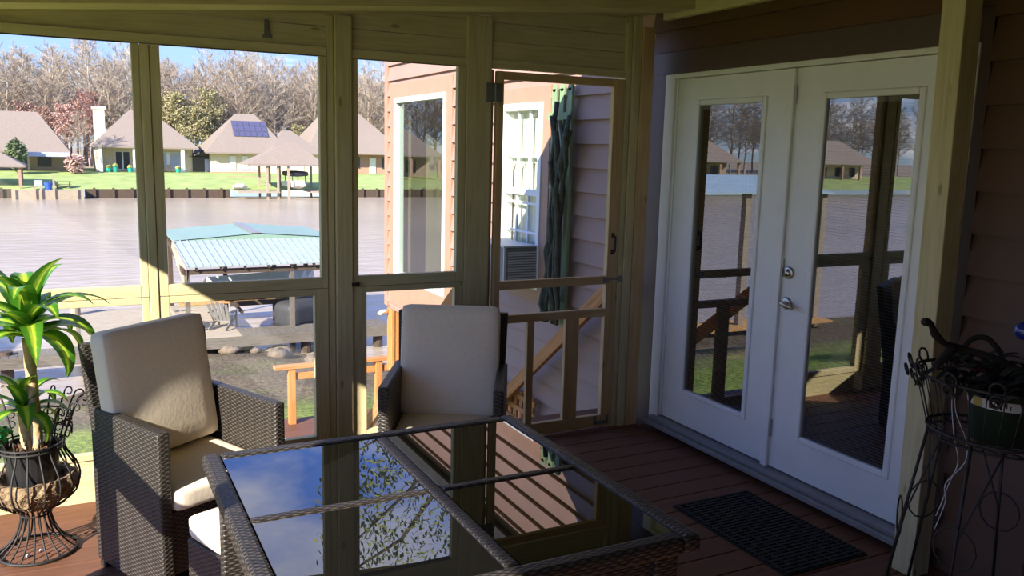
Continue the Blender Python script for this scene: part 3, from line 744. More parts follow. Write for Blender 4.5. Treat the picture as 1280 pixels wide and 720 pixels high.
# ------------------------------------------------------------------ wire urn with dracaena
UX, UY = -3.388, 3.83
t = thing('wire_urn_planter', 'black scrolled wire urn stand holding the potted plant at far left', 'planter', (UX, UY, 0))
prof = [(.142, .012), (.105, .045), (.075, .09), (.056, .15), (.060, .185), (.11, .215), (.158, .26), (.172, .315), (.158, .37), (.128, .42), (.118, .455), (.124, .49), (.142, .54), (.165, .60), (.18, .63)]
def smooth(ps, n=3):
    out = []
    for i in range(len(ps)-1):
        p0, p1, p2, p3 = ps[max(i-1, 0)], ps[i], ps[i+1], ps[min(i+2, len(ps)-1)]
        for k in range(n):
            q = k/n; out.append(tuple(.5*((2*p1[j])+(-p0[j]+p2[j])*q+(2*p0[j]-5*p1[j]+4*p2[j]-p3[j])*q*q+(-p0[j]+3*p1[j]-3*p2[j]+p3[j])*q**3) for j in range(len(p1))))
    return out+[tuple(ps[-1])]
NW = 18
for k in range(NW):
    a = 2*PI*k/NW+.1; pr_ = smooth(prof, 2)
    tall = math.cos(a-.6) > -.2
    if not tall: pr_ = [q for q in pr_ if q[1] < .53]
    pts = [(r*math.cos(a), r*math.sin(a), z) for r, z in pr_]
    b = MB(); b.tube(pts, .0038, 6)
    if tall:                                  # scroll curling outwards at the top
        r_, z_ = pr_[-1]; sc = []
        for i in range(15):
            th = -.3+i*.42; rad = .026*(1-i/22)
            sc.append(((r_+.026-rad*math.cos(th))*math.cos(a), (r_+.026-rad*math.cos(th))*math.sin(a), z_+rad*math.sin(th)))
        b.tube(sc, .0034, 5)
    else:
        r_, z_ = pr_[-1]; sc = [((r_+.012-.012*math.cos(i*.6))*math.cos(a), (r_+.012-.012*math.cos(i*.6))*math.sin(a), z_+.012*math.sin(i*.6)) for i in range(7)]
        b.tube(sc, .0034, 5)
    b.build('wire', M['black_iron'], t, smooth=True)
def ring(r, z, rad=.005, a0=0, a1=2*PI, n=40):
    cl = a1-a0 > 6.2; pts = [(r*math.cos(a0+(a1-a0)*i/n), r*math.sin(a0+(a1-a0)*i/n), z) for i in range(n if cl else n+1)]
    b = MB(); b.tube(pts, rad, 6, closed=cl); b.build('ring', M['black_iron'], t, smooth=True)
ring(.144, .008, .007); ring(.057, .17, .004); ring(.119, .452, .005); ring(.122, .470, .004); ring(.156, .575, .004, -.9, 2.2)
b = MB()
for k in range(10):
    a = -.8+k*.32
    for s in (1, -1):
        pts = []
        for i in range(12):
            th = i*.5*s; rad = .022*(1-i/18)
            pts.append(((.150+.003*i/12)*math.cos(a+rad*math.cos(th)/.15), .150*math.sin(a+rad*math.cos(th)/.15), .535+rad*math.sin(th)+.018*s))
        b.tube(pts, .0028, 5)
b.build('scroll_band', M['black_iron'], t, smooth=True)
b = MB(); b.lathe([(.02, .185), (.08, .205), (.135, .245), (.156, .285), (.160, .31), (.150, .335), (.125, .33), (.11, .30), (.02, .28)], n=44, jit=.06)
for k in range(420):
    a = R.uniform(0, 2*PI); z = R.uniform(.22, .335); r = .158-abs(z-.30)*.45; p = Vector((r*math.cos(a), r*math.sin(a), z))
    q = p+Vector((R.uniform(-1, 1), R.uniform(-1, 1), R.uniform(-.7, .9)))*.02; m_ = (p+q)/2+Vector((R.uniform(-1, 1), R.uniform(-1, 1), R.uniform(-1, 1)))*.008
    b.tube([p, m_, q], .0012, 3, cap=False)
b.build('coir_liner', M['coir'], t)
t = thing('potted_dracaena', 'striped leaf corn plant on two canes in a black pot at far left', 'plant', (UX, UY, .305))
b = MB(); b.lathe([(.0, -.02), (.088, -.02), (.104, .14), (.110, .142), (.110, .16), (.100, .16), (.097, .13), (.0, .13)], n=32); b.build('pot', M['pot'], t, smooth=False)
b = MB(); b.lathe([(0, .142), (.05, .14), (.097, .132)], n=24, jit=.05)
for k in range(60): b.ball((R.uniform(-.065, .065), R.uniform(-.065, .065), .142), .010, n=5, jit=.3)
b.build('soil', M['soil'], t)
# direction helpers: to the right of the photo / towards the camera
rx_, ry_ = rv.x, rv.y
def cane(px, h0, r, lean):
    b = MB(); pts = []
    for i in range(15):
        q = i/14; pts.append((px*rx_+lean*q*rx_, px*ry_+lean*q*ry_, .10+(h0-.10)*q))
    b.tube(pts, [r*(1+.06*math.sin(i*2.4)) for i in range(15)], 12); b.build('cane', M['cane'], t, smooth=True); return pts[-1]
p1 = cane(.028, .60, .0215, -.012); p2 = cane(-.010, .285, .026, -.008)
rr = random.Random(12)
def crown(p, n, L, w, name, hgt, e0):
    b = MB(); p = Vector(p)
    for k in range(n):
        q = k/(n-1); az = k*2.39996+.6; el = e0+1.25*q**1.5; l = L*rr.uniform(.8, 1.1)*(.85+.15*math.sin(q*PI))
        leafstrip(b, p+Vector((math.cos(az)*.012, math.sin(az)*.012, hgt*q)), az, max(el, -.2)+rr.uniform(-.1, .2), l, w*rr.uniform(.85, 1.15), rr.uniform(2.1, 3.2)-1.0*q, n=11)
    b.tube([p-Vector((0, 0, .02)), p+Vector((0, 0, hgt))], [.014, .008], 8)
    b.build(name, M['leaf'], t, smooth=True)
crown(p1, 26, .36, .10, 'leaf_crown', .10, .2); crown(p2, 16, .21, .065, 'leaf_crown', .05, .15)
for i, (px, py) in enumerate(((28, 0), (46, -.03))):
    b = MB(); b.ball((0, 0, .006), .009, .007, .006, n=8, jit=.15); o = b.build('pebble', M['pebble'], smooth=True); o.location = (UX+(-.035 if i == 0 else .012), UY+(-.045 if i == 0 else -.01), 0)
    tag(o, ('white pebble on the deck inside the urn base, nearer the front', 'white pebble on the deck inside the urn base, farther back')[i], 'pebble', group='pebbles under the urn')
b = MB()
for k in range(7): b.ball((R.uniform(-.03, .03), R.uniform(-.03, .03), R.uniform(0, .05)), .024, n=7, jit=.35)
o = b.build('green_ornament', M['greenfoil']); o.location = (UX-.125*rx_+.0, UY-.125*ry_-.0, .475); tag(o, 'shiny green ornament sitting on the urn rim left of the canes', 'ornament')

# ------------------------------------------------------------------ plant stand at right
PX, PY = -.37, 1.785
t = thing('wire_plant_stand', 'tall dark wire plant stand with scrolled basket by the right post', 'plant stand', (PX, PY, 0))
ex, ey = .225, .27
def ell(z, k, n=48): return [(ex*k*math.cos(2*PI*i/n), ey*k*math.sin(2*PI*i/n), z) for i in range(n)]
for nm, z, k, r in (('rim', .955, 1.0, .006), ('ring', .76, .78, .006), ('ring', .735, .76, .004)):
    b = MB(); b.tube(ell(z, k), r, 6, closed=True); b.build(nm, M['black_iron'], t, smooth=True)
b = MB()
for i in range(30):
    a = 2*PI*i/30; b.tube([(ex*math.cos(a), ey*math.sin(a), .955), (ex*.88*math.cos(a), ey*.88*math.sin(a), .85), (ex*.78*math.cos(a), ey*.78*math.sin(a), .76)], .0026, 4)
for i in range(34):
    a = 2*PI*i/34
    b.tube([(ex*.77*math.cos(a)+.011*math.cos(q*.9)*math.sin(a), ey*.77*math.sin(a)-.011*math.cos(q*.9)*math.cos(a), .748+.012*math.sin(q*.9)) for q in range(7)], .002, 4, closed=True)
for i in range(9): b.tube([(-ex*.7+i*ex*1.4/8, -ey*.76*math.sqrt(max(0, 1-((-.7+i*1.4/8)/.78)**2)), .738), (-ex*.7+i*ex*1.4/8, ey*.76*math.sqrt(max(0, 1-((-.7+i*1.4/8)/.78)**2)), .738)], .003, 4)
b.build('basket_wire', M['black_iron'], t, smooth=True)
for s in range(12):
    a = 2*PI*s/12; b = MB()
    for (k0, zc, rr_) in ((1.06, .972, .026), (1.10, .938, .02), (1.03, .925, .016)):
        ca, sa = math.cos(a), math.sin(a)
        b.tube([((ex*k0+.0)*ca-rr_*math.cos(q*.7)*sa*.9+rr_*.35*math.sin(q*.7)*ca, (ey*k0)*sa+rr_*math.cos(q*.7)*ca*.9+rr_*.35*math.sin(q*.7)*sa, zc+rr_*math.sin(q*.7)) for q in range(9)], .004, 5, closed=True)
    b.build('scroll', M['black_iron'], t, smooth=True)
for s in range(6):
    a = 2*PI*s/6+.25; ca, sa = math.cos(a), math.sin(a); b = MB()
    b.tube([(ex*.77*ca, ey*.77*sa, .75), (ex*.98*ca, ey*.98*sa, .4), (ex*1.2*ca, ey*1.2*sa, .004)], .0055, 6)
    b.tube([(ex*.77*math.cos(a+.5), ey*.77*math.sin(a+.5), .75), (ex*.95*ca, ey*.95*sa, .42), (ex*1.16*ca, ey*1.16*sa, .06)], .0035, 5)
    b.tube([(ex*1.02*ca-.07*math.cos(q*.52)*sa, ey*1.02*sa+.07*math.cos(q*.52)*ca, .40+.075*math.sin(q*.52)) for q in range(12)], .0032, 5, closed=True)
    b.build('leg', M['black_iron'], t, smooth=True)
t = thing('banded_flower_pot', 'dark green pot with a white printed band inside the wire stand', 'flower pot', (PX+.02, PY-.03, .742))
b = MB(); b.lathe([(0, 0), (.098, 0), (.118, .165), (.126, .168), (.126, .185), (.112, .185), (.108, .15), (0, .15)], n=32); b.build('pot_body', M['green_pot'], t, smooth=True)
b = MB(); b.lathe([(.1145, .128), (.1185, .160)], n=40); b.build('printed_band', M['band'], t, smooth=True)
def bandpatch(m, a0, a1, z0, z1, nm):
    b = MB(); n = 6
    for i in range(n):
        aa, ab = a0+(a1-a0)*i/n, a0+(a1-a0)*(i+1)/n; f = lambda z: .1145+(z-.128)/.032*.004+.0012
        b.poly([(f(z0)*math.cos(aa), f(z0)*math.sin(aa), z0), (f(z0)*math.cos(ab), f(z0)*math.sin(ab), z0), (f(z1)*math.cos(ab), f(z1)*math.sin(ab), z1), (f(z1)*math.cos(aa), f(z1)*math.sin(aa), z1)])
    b.build(nm, m, t)
ac = math.atan2(-1.8, -2.77)
bandpatch(M['bandyel'], ac-.95, ac-.62, .129, .159, 'band_patch'); bandpatch(M['bandbrn'], ac+.42, ac+1.0, .129, .159, 'band_patch')
for (q0, q1, z0, z1) in ((-.42, -.37, .134, .156), (-.30, -.25, .134, .156), (-.42, -.25, .133, .138), (-.04, .0, .134, .156), (.02, .06, .140, .156), (.12, .16, .134, .150)):
    bandpatch(M['bandink'], ac+q0, ac+q1, z0, z1, 'band_mark')
b = MB(); rq = random.Random(5)
for k in range(120):
    leafstrip(b, (rq.uniform(-.15, .15), rq.uniform(-.19, .19), rq.uniform(.155, .25)), rq.uniform(0, 2*PI), rq.uniform(.1, 1.0), rq.uniform(.07, .15), .035, rq.uniform(1.5, 3.5), n=5)
b.build('withered_foliage', M['deadleaf'], t)
b = MB()
for k in range(9): leafstrip(b, (-.02-.03*R.random(), .06+.04*R.random(), .22), k*.7, .7, .06, .03, 1.5, n=4)
b.build('red_flower', M['red'], t)
b = MB(); L0 = Vector((PX, PY, .95))
def wp(px, py, d):        # small helper: offset right / up / depth from the basket rim centre
    return Vector((PX, PY, .95))+Vector((rx_, ry_, 0))*px+Vector((0, 0, py))+Vector((fw.x, fw.y, 0))*d
pts = smooth([tuple(wp(-.285, .205, -.03)), tuple(wp(-.255, .195, -.02)), tuple(wp(-.225, .155, 0)), tuple(wp(-.18, .12, .02)), tuple(wp(-.12, .10, .03)), tuple(wp(-.02, .08, 0)), tuple(wp(.08, .03, 0))], 4)
b.tube(pts, [.0125+.002*math.sin(i*.9) for i in range(len(pts))], 8)
pts = smooth([tuple(wp(-.15, .10, .02)), tuple(wp(-.185, .075, -.0)), tuple(wp(-.225, .045, -.02))], 4); b.tube(pts, [.02-.001*i for i in range(len(pts))], 7)
pts = smooth([tuple(wp(-.12, .075, .03)), tuple(wp(-.08, .13, .04)), tuple(wp(-.03, .14, .03)), tuple(wp(.02, .09, .02))], 4); b.tube(pts, .010, 7)
o = b.build('twisted_branch', M['root'], smooth=True, loc=tuple(wp(0, 0, 0))); tag(o, 'dark twisted branch reaching left out of the wire plant stand', 'branch')
b = MB(); b.ball((0, 0, 0), .032, n=16); o = b.build('glass_ball', M['blueglass'], smooth=True); o.location = wp(.078, .175, .0); tag(o, 'small blue glass ball at the right edge above the plant stand', 'ornament')
b = MB()
for s, q in ((0, 0), (.012, 1)):
    pts = smooth([tuple(wp(-.165+s, .0, -.03)), tuple(wp(-.165+s, -.10, -.05)), tuple(wp(-.15+s*3.2, -.20, -.06)), tuple(wp(-.13+s*2, -.28, -.06)), tuple(wp(-.15-s, -.36, -.055)), tuple(wp(-.165+s, -.43, -.05)), tuple(wp(-.18, -.48-.05*q, -.05))], 4)
    b.tube(pts, .0016, 4)
o = b.build('hanging_string', M['string'], smooth=True, loc=tuple(wp(-.2, 0, -.03))); tag(o, 'thin white string hanging down from the wire plant stand', 'string')

# ------------------------------------------------------------------ bank, lower deck, river
def lerp(a, b_, q): return a+(b_-a)*q
ZW = -5.2
SHORE = [(-60, 27.5), (-12, 26), (-5, 25), (-3, 25.5), (-1.2, 30), (1, 30.4), (2.6, 28.2), (3.5, 27.3), (5.2, 25.5), (9, 26), (40, 27)]
def shore(x):
    for (a, ya), (c, yc) in zip(SHORE, SHORE[1:]):
        if a <= x <= c: return lerp(ya, yc, (x-a)/(c-a))
    return 27
def gz(x, y):
    ys = shore(x)
    P = [(-10, -.9), (4, -1.0), (7, -1.7), (9, -2.2), (12, -2.6), (17, -3.6), (ys, ZW), (ys+6, ZW-2)]
    for (a, za), (c, zc) in zip(P, P[1:]):
        if a <= y <= c: return lerp(za, zc, (y-a)/(c-a))
    return P[-1][1]
b = MB(); xs = [-60+i*3 for i in range(17)]+[-12+i*.6 for i in range(40)]+[12+i*3 for i in range(10)]; ys_ = [-8, -2]+[3+i*.6 for i in range(52)]
rn = random.Random(3); o0 = len(b.v)
G = {}
for i, x in enumerate(xs):
    for j, y in enumerate(ys_):
        b.v.append((x, y, gz(x, y)+rn.uniform(-.04, .04)+(.10*math.sin(x*1.7)*math.sin(y*1.3) if y > 10 else 0)))
for i in range(len(xs)-1):
    for j in range(len(ys_)-1):
        a = i*len(ys_)+j; b.f.append([a, a+len(ys_), a+len(ys_)+1, a+1]); b.uv.append([(0, 0)]*4)
o = b.build('ground', M['ground'], smooth=True); tag(o, 'grassy slope and muddy bank going down from the porch to the water', 'ground', kind='structure')
b = MB(); b.poly([(-420, 18, ZW), (420, 18, ZW), (420, 114, ZW), (-420, 114, ZW)])
o = b.build('river', M['water']); tag(o, 'wide brown river reflecting the sky between the two banks', 'water', kind='structure')
for k in range(16):
    x = R.uniform(.2, 4.3); y = shore(x)-R.uniform(.3, 3.2); b = MB(); s = R.uniform(.15, .38); b.ball((0, 0, 0), s, s*R.uniform(.7, 1.2), s*.6, n=8, jit=.2)
    o = b.build('bank_rock', M['rock'], smooth=True); o.location = (x, y, gz(x, y)+.05); tag(o, 'rounded brown rock on the muddy bank in front of the dock', 'rock', group='rocks on the muddy bank')
# lower deck with rail
b = MB(); y = 9.55
while y < 11.1:
    b.box(-1.05, 3.2, y, y+.135, -2.02, -1.98); y += .14
b.box(-1.05, 3.2, 11.07, 11.11, -2.2, -1.99)
for (x, y) in ((-.95, 9.7), (-.95, 11.0), (1.2, 11.0), (1.2, 9.7)): b.box(x-.06, x+.06, y-.06, y+.06, gz(x, y)-.3, -2.02)
o = b.build('lower_deck', M['deck'], bevel=.004, loc=(1, 10.3, -2.2)); tag(o, 'pinkish brown lower deck landing down the slope, beyond the middle post', 'deck')
t = thing('deck_railing', 'orange cedar railing of the lower deck seen behind the middle post', 'railing', (0, 11, -1.98))
b = MB(); b.box(-1.0, .62, -.07, .07, .76, .80); b.build('cap_rail', M['cedar'], t, bevel=.004)
b = MB(); b.box(-.78, .6, -.02, .02, .60, .69); b.build('lower_rail', M['cedar'], t, bevel=.004)
for x in (-.775, .415): b = MB(); b.box(x-.046, x+.046, -.046, .046, 0, .76); b.build('rail_post', M['cedar'], t, bevel=.004)
b = MB(); b.box(.02, .18, 9.21, 9.36, -1.98, -.165); b.box(-.01, .03, 9.2, 9.37, -.9, -.165)
o = b.build('support_column', M['cedar'], bevel=.006, loc=(.1, 9.28, -1.98)); tag(o, 'orange lit square column under the corner of the house wing', 'column')
b = MB(); b.tube([(-.02, 9.33, -.20), (-.10, 9.31, -.205), (-.13, 9.30, -.23)], .025, 10); b.build
o = b.build('downspout_elbow', M['vinyl'], smooth=True, loc=(-.02, 9.33, -.2)); tag(o, 'small white pipe elbow at the bottom corner of the wing', 'pipe')

# ------------------------------------------------------------------ near dock and boathouse
ZD = -4.4
def planks(b, x0, x1, y0, y1, z, along='y', w=.19):
    if along == 'y':
        x = x0
        while x < x1-.02: b.box(x, min(x+w, x1), y0, y1, z-.04, z); x += w+.012
    else:
        y = y0
        while y < y1-.02: b.box(x0, x1, y, min(y+w, y1), z-.04, z); y += w+.012
t = thing('boat_dock', 'weathered wooden boat dock at the near bank under the boathouse', 'dock', (0, 28, ZD))
def off(bb, dz=0): bb.v = [(x, y-28, z-ZD) for x, y, z in bb.v]; return bb
b = MB(); planks(b, -3.3, 1.3, 27.6, 33.6, ZD, 'x'); off(b).build('platform', M['dockwood'], t)
b = MB(); planks(b, -14, -3.3, 26.9, 27.75, ZD, 'y'); off(b).build('walkway', M['grey_dock'], t)
b = MB(); planks(b, 1.3, 6.2, 27.6, 28.7, ZD, 'y'); off(b).build('walkway', M['grey_dock'], t)
b = MB(); b.box(-14, -3.3, 26.84, 26.9, ZD-.33, ZD-.02); b.box(-3.3, 6.2, 27.54, 27.6, ZD-.36, ZD-.02); b.box(-3.36, -3.3, 26.9, 33.6, ZD-.33, ZD-.02); off(b).build('rim_beam', M['grey_dock'], t)
for (x, y, zt) in ((-3.45, 32.9, -4.15+.55), (-12, 27.3, -4.0), (-8.5, 27.3, -4.0), (-5.2, 27.3, -4.3), (-3.15, 27.8, -4.45), (-1, 27.9, -4.45), (1.2, 27.9, -4.45), (3.4, 27.9, -4.45), (5.9, 27.9, -4.45)):
    b = MB(); b.tube([(x, y, ZW-1.5), (x, y, zt)], .17, 12); off(b).build('piling', M['dockwood'] if x == -3.45 else M['darkwood'], t, smooth=False)
t = thing('boathouse', 'boathouse with green ribbed metal roof over the dock behind the left chair', 'boathouse', (2.4, 31, ZD))
def off2(bb): bb.v = [(x-2.4, y-31, z-ZD) for x, y, z in bb.v]; return bb
x0, x1, xm = -.42, 5.0, 2.42; yF, yK = 30.28, 34.2; ze, zr_ = -1.60, -1.40
b = MB()
for (xa, za, xb, zb) in ((x0, ze, xm, zr_), (xm, zr_, x1, ze)):
    b.quadbox([(xa, yF, za-.03), (xb, yF, zb-.03), (xa, yK, za-.03), (xb, yK, zb-.03), (xa, yF, za), (xb, yF, zb), (xa, yK, za), (xb, yK, zb)], (xb-xa, yK-yF, .03))
b.quadbox([(x0, yF, ze-.03), (x1, yF, ze-.03), (x0, yF+.03, ze-.03), (x1, yF+.03, ze-.03), (x0, yF, ze), (xm*2-x0, yF, ze), (x0, yF+.03, ze), (x1, yF+.03, ze)], (5, .03, .03))
b.poly([(x0, yF, ze), (x1, yF, ze), (xm, yF, zr_)])
off2(b).build('gable_roof', M['greenroof'], t)
b = MB(); b.beam((xm-.12, yF, zr_+.012), (xm-.12, yK, zr_+.012), .34, .02); off2(b).build('ridge_cap', M['alu'], t)
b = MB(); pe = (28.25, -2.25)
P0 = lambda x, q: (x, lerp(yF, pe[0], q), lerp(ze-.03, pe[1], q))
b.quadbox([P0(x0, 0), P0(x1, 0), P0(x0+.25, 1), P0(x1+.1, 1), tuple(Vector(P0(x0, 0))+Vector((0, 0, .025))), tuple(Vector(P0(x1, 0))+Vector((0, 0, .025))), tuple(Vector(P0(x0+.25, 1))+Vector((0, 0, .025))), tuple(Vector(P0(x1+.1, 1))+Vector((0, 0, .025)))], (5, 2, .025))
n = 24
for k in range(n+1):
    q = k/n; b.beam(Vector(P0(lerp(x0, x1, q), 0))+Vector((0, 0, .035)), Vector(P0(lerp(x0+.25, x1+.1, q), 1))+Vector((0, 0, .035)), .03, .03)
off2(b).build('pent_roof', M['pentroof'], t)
b = MB(); b.beam((x0+.1, 28.45, -2.42), (x1, 28.45, -2.42), .08, .16); b.beam((x0+.1, 34, -1.75), (x1, 34, -1.75), .08, .16); b.beam((x0+.1, 28.4, -2.4), (x0+.1, 34, -1.75), .08, .16); b.beam((x1-.1, 28.4, -2.4), (x1-.1, 34, -1.75), .08, .16)
for k in range(7): b.beam((x0+.5+k*.75, 28.3, -2.32), (x0+.5+k*.75, 30.3, -1.72), .05, .1)
off2(b).build('roof_beam', M['darkwood'], t)
b = MB(); b.poly([(x0, 30.3, -1.64), (x0+.2, 28.35, -2.3), (x0+.2, 28.45, -3.0), (x0, 29.3, -2.3)]); b.beam((x0-.02, 30.2, -1.68), (x0+.2, 28.4, -2.95), .05, .28); off2(b).build('side_brace', M['dockwood'], t)
for (x, y) in ((-.2, 28.5), (1.75, 33.9), (3.1, 28.5), (4.85, 28.5), (-.2, 33.9), (3.6, 33.9), (4.4, 33.9), (4.85, 33.9), (4.85, 31)):
    b = MB(); b.box(x-.075, x+.075, y-.075, y+.075, ZW-1, -2.35 if y < 29 else -1.7); off2(b).build('roof_post', M['darkwood'] if y > 29 else M['grey_dock'], t)
b = MB(); planks(b, .0, 5, 33.4, 34.6, ZD+.05, 'y'); off2(b).build('rear_walkway', M['orangeplank'], t)
# boat on the lift
t = thing('motor_boat', 'white covered motor boat on a lift under the green boathouse roof', 'boat', (2.6, 31.2, -3.95))
b = MB(); n = 12; secs = []
for i in range(n+1):
    q = i/n; L = -1.9+3.8*q; w = .85*(1-max(0, (q-.55)/.45)**2*.95); secs.append((L, w, .62+.18*q, .12+.35*max(0, (q-.6)/.4)**2))
def hull(b, secs):
    rows = []
    for (L, w, top, kl) in secs:
        rows.append([(L, -w, top), (L, -w*.9, kl+.25), (L, 0, kl), (L, w*.9, kl+.25), (L, w, top)])
    for r1, r2 in zip(rows, rows[1:]):
        for k in range(4): b.poly([r1[k], r1[k+1], r2[k+1], r2[k]])
    b.poly(rows[0]); return rows
rows = hull(b, secs); b.build('hull', M['boat'], t)
b = MB()
for r1, r2 in zip(rows, rows[1:]):
    a, c = Vector(r1[0]), Vector(r1[4]); d, e_ = Vector(r2[0]), Vector(r2[4]); up = Vector((0, 0, .32))
    b.poly([a, (a+c)/2+up, (d+e_)/2+up, d]); b.poly([(a+c)/2+up, c, e_, (d+e_)/2+up])
b.build('cover', M['canvas'], t)
b = MB(); b.box(-1.2, 1.2, -.6, -.5, -.05, .12); b.box(-1.2, 1.2, .5, .6, -.05, .12); b.box(-1.0, -.9, -1.6, 1.6, -.12, -.04); b.box(.9, 1.0, -1.6, 1.6, -.12, -.04); b.build('lift_bunk', M['darkwood'], t)
t = thing('covered_watercraft', 'small craft under a dark grey tarp at the right end of the boathouse', 'watercraft', (4.0, 29.9, -4.55), .5)
b = MB(); b.pillow((0, 0, .35), (1.25, .5, .45), .22, .1); b.build('tarp', M['tarp'], t, smooth=True)
b = MB(); b.box(-1.3, 1.3, -.55, .55, -.12, -.06); b.build('float', M['darkwood'], t)
def adirondack(loc, rz, m, label):
    t = thing('adirondack_chair', label, 'chair', loc, rz)
    b = MB()
    for k in range(5): b.beam((-.24+k*.12, .18, .28), (-.30+k*.15, .52, .98-abs(k-2)*.05), .10, .02, up=(0, 1, 0))
    b.build('back_slat', m, t); b = MB()
    for k in range(5): b.beam((-.28, -.30+k*.11, .36-k*.022), (.28, -.30+k*.11, .36-k*.022), .10, .02)
    b.build('seat_slat', m, t)
    for s in (-1, 1):
        b = MB(); b.box(s*.33-.06, s*.33+.06, -.38, .34, .55, .575); b.build('armrest', m, t)
        b = MB(); b.box(s*.30-.015, s*.30+.015, -.36, -.27, 0, .55); b.beam((s*.28, -.36, .36), (s*.28, .55, .03), .03, .11); b.build('leg', m, t)
adirondack((.95, 29.0, ZD), 2.6, M['adir'], 'dark grey adirondack chair on the dock turned to the water')
adirondack((-.25, 29.2, ZD), 1.7, M['adirtan'], 'pale tan adirondack chair on the dock at the left of the grey one')

# second boathouse, out of the frame on the left, mirrored in the door glass
t = thing('boathouse', 'pale blue roofed boathouse far left on the near bank, mirrored in the left door glass', 'boathouse', (-18, 27, ZD))
b = MB(); b.quadbox([(-4, -4, 4.75), (4, -4, 4.75), (-4, 0, 5.25), (4, 0, 5.25), (-4, -4, 4.79), (4, -4, 4.79), (-4, 0, 5.29), (4, 0, 5.29)], (8, 4, .04)); b.quadbox([(-4, 0, 5.25), (4, 0, 5.25), (-4, 4, 4.75), (4, 4, 4.75), (-4, 0, 5.29), (4, 0, 5.29), (-4, 4, 4.79), (4, 4, 4.79)], (8, 4, .04)); b.build('roof', M['paleroof'], t)
for x in (-3.7, 0, 3.7):
    for y in (-3.7, 3.7):
        b = MB(); b.box(x-.12, x+.12, y-.12, y+.12, -1.6, 4.8); b.build('roof_post', M['dockwood'], t)
b = MB(); b.box(-4, 4, -4.4, -3, -.05, 0.02); b.build('walkway', M['orangeplank'], t)

# ------------------------------------------------------------------ far bank
b = MB(); b.poly([(-420, 111.8, ZW+1.0), (420, 111.8, ZW+1.0), (420, 124, -2.65), (-420, 124, -2.65)]); b.poly([(-420, 124, -2.65), (420, 124, -2.65), (420, 142, -2.6), (-420, 142, -2.6)])
o = b.build('lawn', M['lawn']); tag(o, 'bright green lawns sloping to the water on the far bank', 'lawn', kind='structure')
b = MB(); b.poly([(-420, 142, -2.6), (420, 142, -2.6), (420, 260, -1), (-420, 260, -1)]); o = b.build('forest_floor', M['forestfloor']); tag(o, 'ground of the bare wood behind the far houses', 'ground', kind='structure')
def bulkhead(x0, x1, label, z1=-4.15):
    t = thing('bulkhead', label, 'bulkhead', ((x0+x1)/2, 111.8, ZW)); xm = (x0+x1)/2
    b = MB(); b.box(x0-xm, x1-xm, -.1, .1, -1, z1-ZW); b.build('retaining_board', M['darkwood'], t)
    n = max(2, int((x1-x0)/1.9))
    for k in range(n if n < 60 else 60):
        x = x0+(x1-x0)*(k+.5)/n-xm; b = MB(); b.box(x-.14, x+.14, -.35, -.1, -1, z1-ZW+.15); b.build('pile', M['darkwood'], t)
bulkhead(-2.4, 13.9, 'dark timber bulkhead at the water edge below the house with the chimney'); bulkhead(26, 42, 'dark timber bulkhead at the water edge left of the wing')
bulkhead(-60, -9.8, 'dark timber bulkhead running along the far bank at the left edge')
t = thing('wooden_dock', 'light wooden dock platform on the far bank at the far left', 'dock', (-6.1, 111, ZW))
b = MB(); b.box(-3.6, 3.6, -1.2, .8, .85, 1.0); b.build('platform', M['dockwood'], t)
b = MB(); b.box(-3.6, 3.6, -1.25, -1.2, -.2, 1.0); b.build('front_boards', M['dockwood'], t)
for k, x in enumerate((-3.3, -1.3, -.7, 0.6, 2.9)): b = MB(); b.box(x-.1, x+.1, -1.45, -1.25, -1, (1.1, 1.5, 1.5, 2.9, 1.3)[k]); b.build('pile', M['dockwood'], t)
def hipname(t, x0, x1, y0, y1, z, rx0, rx1, ry, rz, m, name='roof', th=.2):
    b = MB()
    A, B_, C_, D_ = (x0, y0, z), (x1, y0, z), (x1, y1, z), (x0, y1, z); E_, F_ = (rx0, ry, rz), (rx1, ry, rz)
    b.poly([A, B_, F_, E_]); b.poly([B_, C_, F_]); b.poly([C_, D_, E_, F_]); b.poly([D_, A, E_])
    dn = lambda p: (p[0], p[1], p[2]-th)
    for p, q in ((A, B_), (B_, C_), (C_, D_), (D_, A)): b.poly([dn(p), dn(q), q, p])
    b.poly([dn(D_), dn(C_), dn(B_), dn(A)])
    return b.build(name, m, t)
def prt(t, name, m, *bx):
    b = MB()
    for e in bx: b.box(*e)
    return b.build(name, m, t)
# house A (left edge)
t = thing('far_house', 'far house with broad brown hip roof and pale blue awning at the left edge', 'house', (-10, 127, -2.6))
hipname(t, -8.5, 6.3, -2, 11, 2.5, -4.5, 2.6, 4.5, 7.6, M['shingle'])
prt(t, 'wall', M['tanwall'], (-8, -4.2, 0, 10, 0, 2.4), (-4.2, 5.6, 1.5, 10, 0, 2.4)); prt(t, 'awning', M['awning'], (1.4, 6.2, -3.4, -1.9, 2.35, 2.45), (1.4, 6.2, -3.45, -3.35, 1.9, 2.45))
for x in (-3.8, 1.5, 5.9): prt(t, 'column', M['darkwall'], (x-.12, x+.12, -1.8, -1.56, 0, 2.4))
for x in (-2.6, .6, 3.2):
    w_ = prt(t, 'window', M['darkwall'], (x-.8, x+.8, 1.42, 1.5, .5, 2)); b = MB(); b.box(x-.7, x+.7, 1.38, 1.43, .6, 1.9); b.build('pane', M['darkglass'], w_)
# gazebo at far left
t = thing('gazebo', 'small brown roofed pavilion by the far dock at the left edge', 'pavilion', (-11.5, 114.5, -4.1))
hipname(t, -3, 3.2, -2.4, 2.4, 2.55, -.4, .4, 0, 4.2, M['shingle'])
for x in (-2.6, 2.6):
    for y in (-2, 2): prt(t, 'post', M['brick'], (x-.14, x+.14, y-.14, y+.14, 0, 2.5))
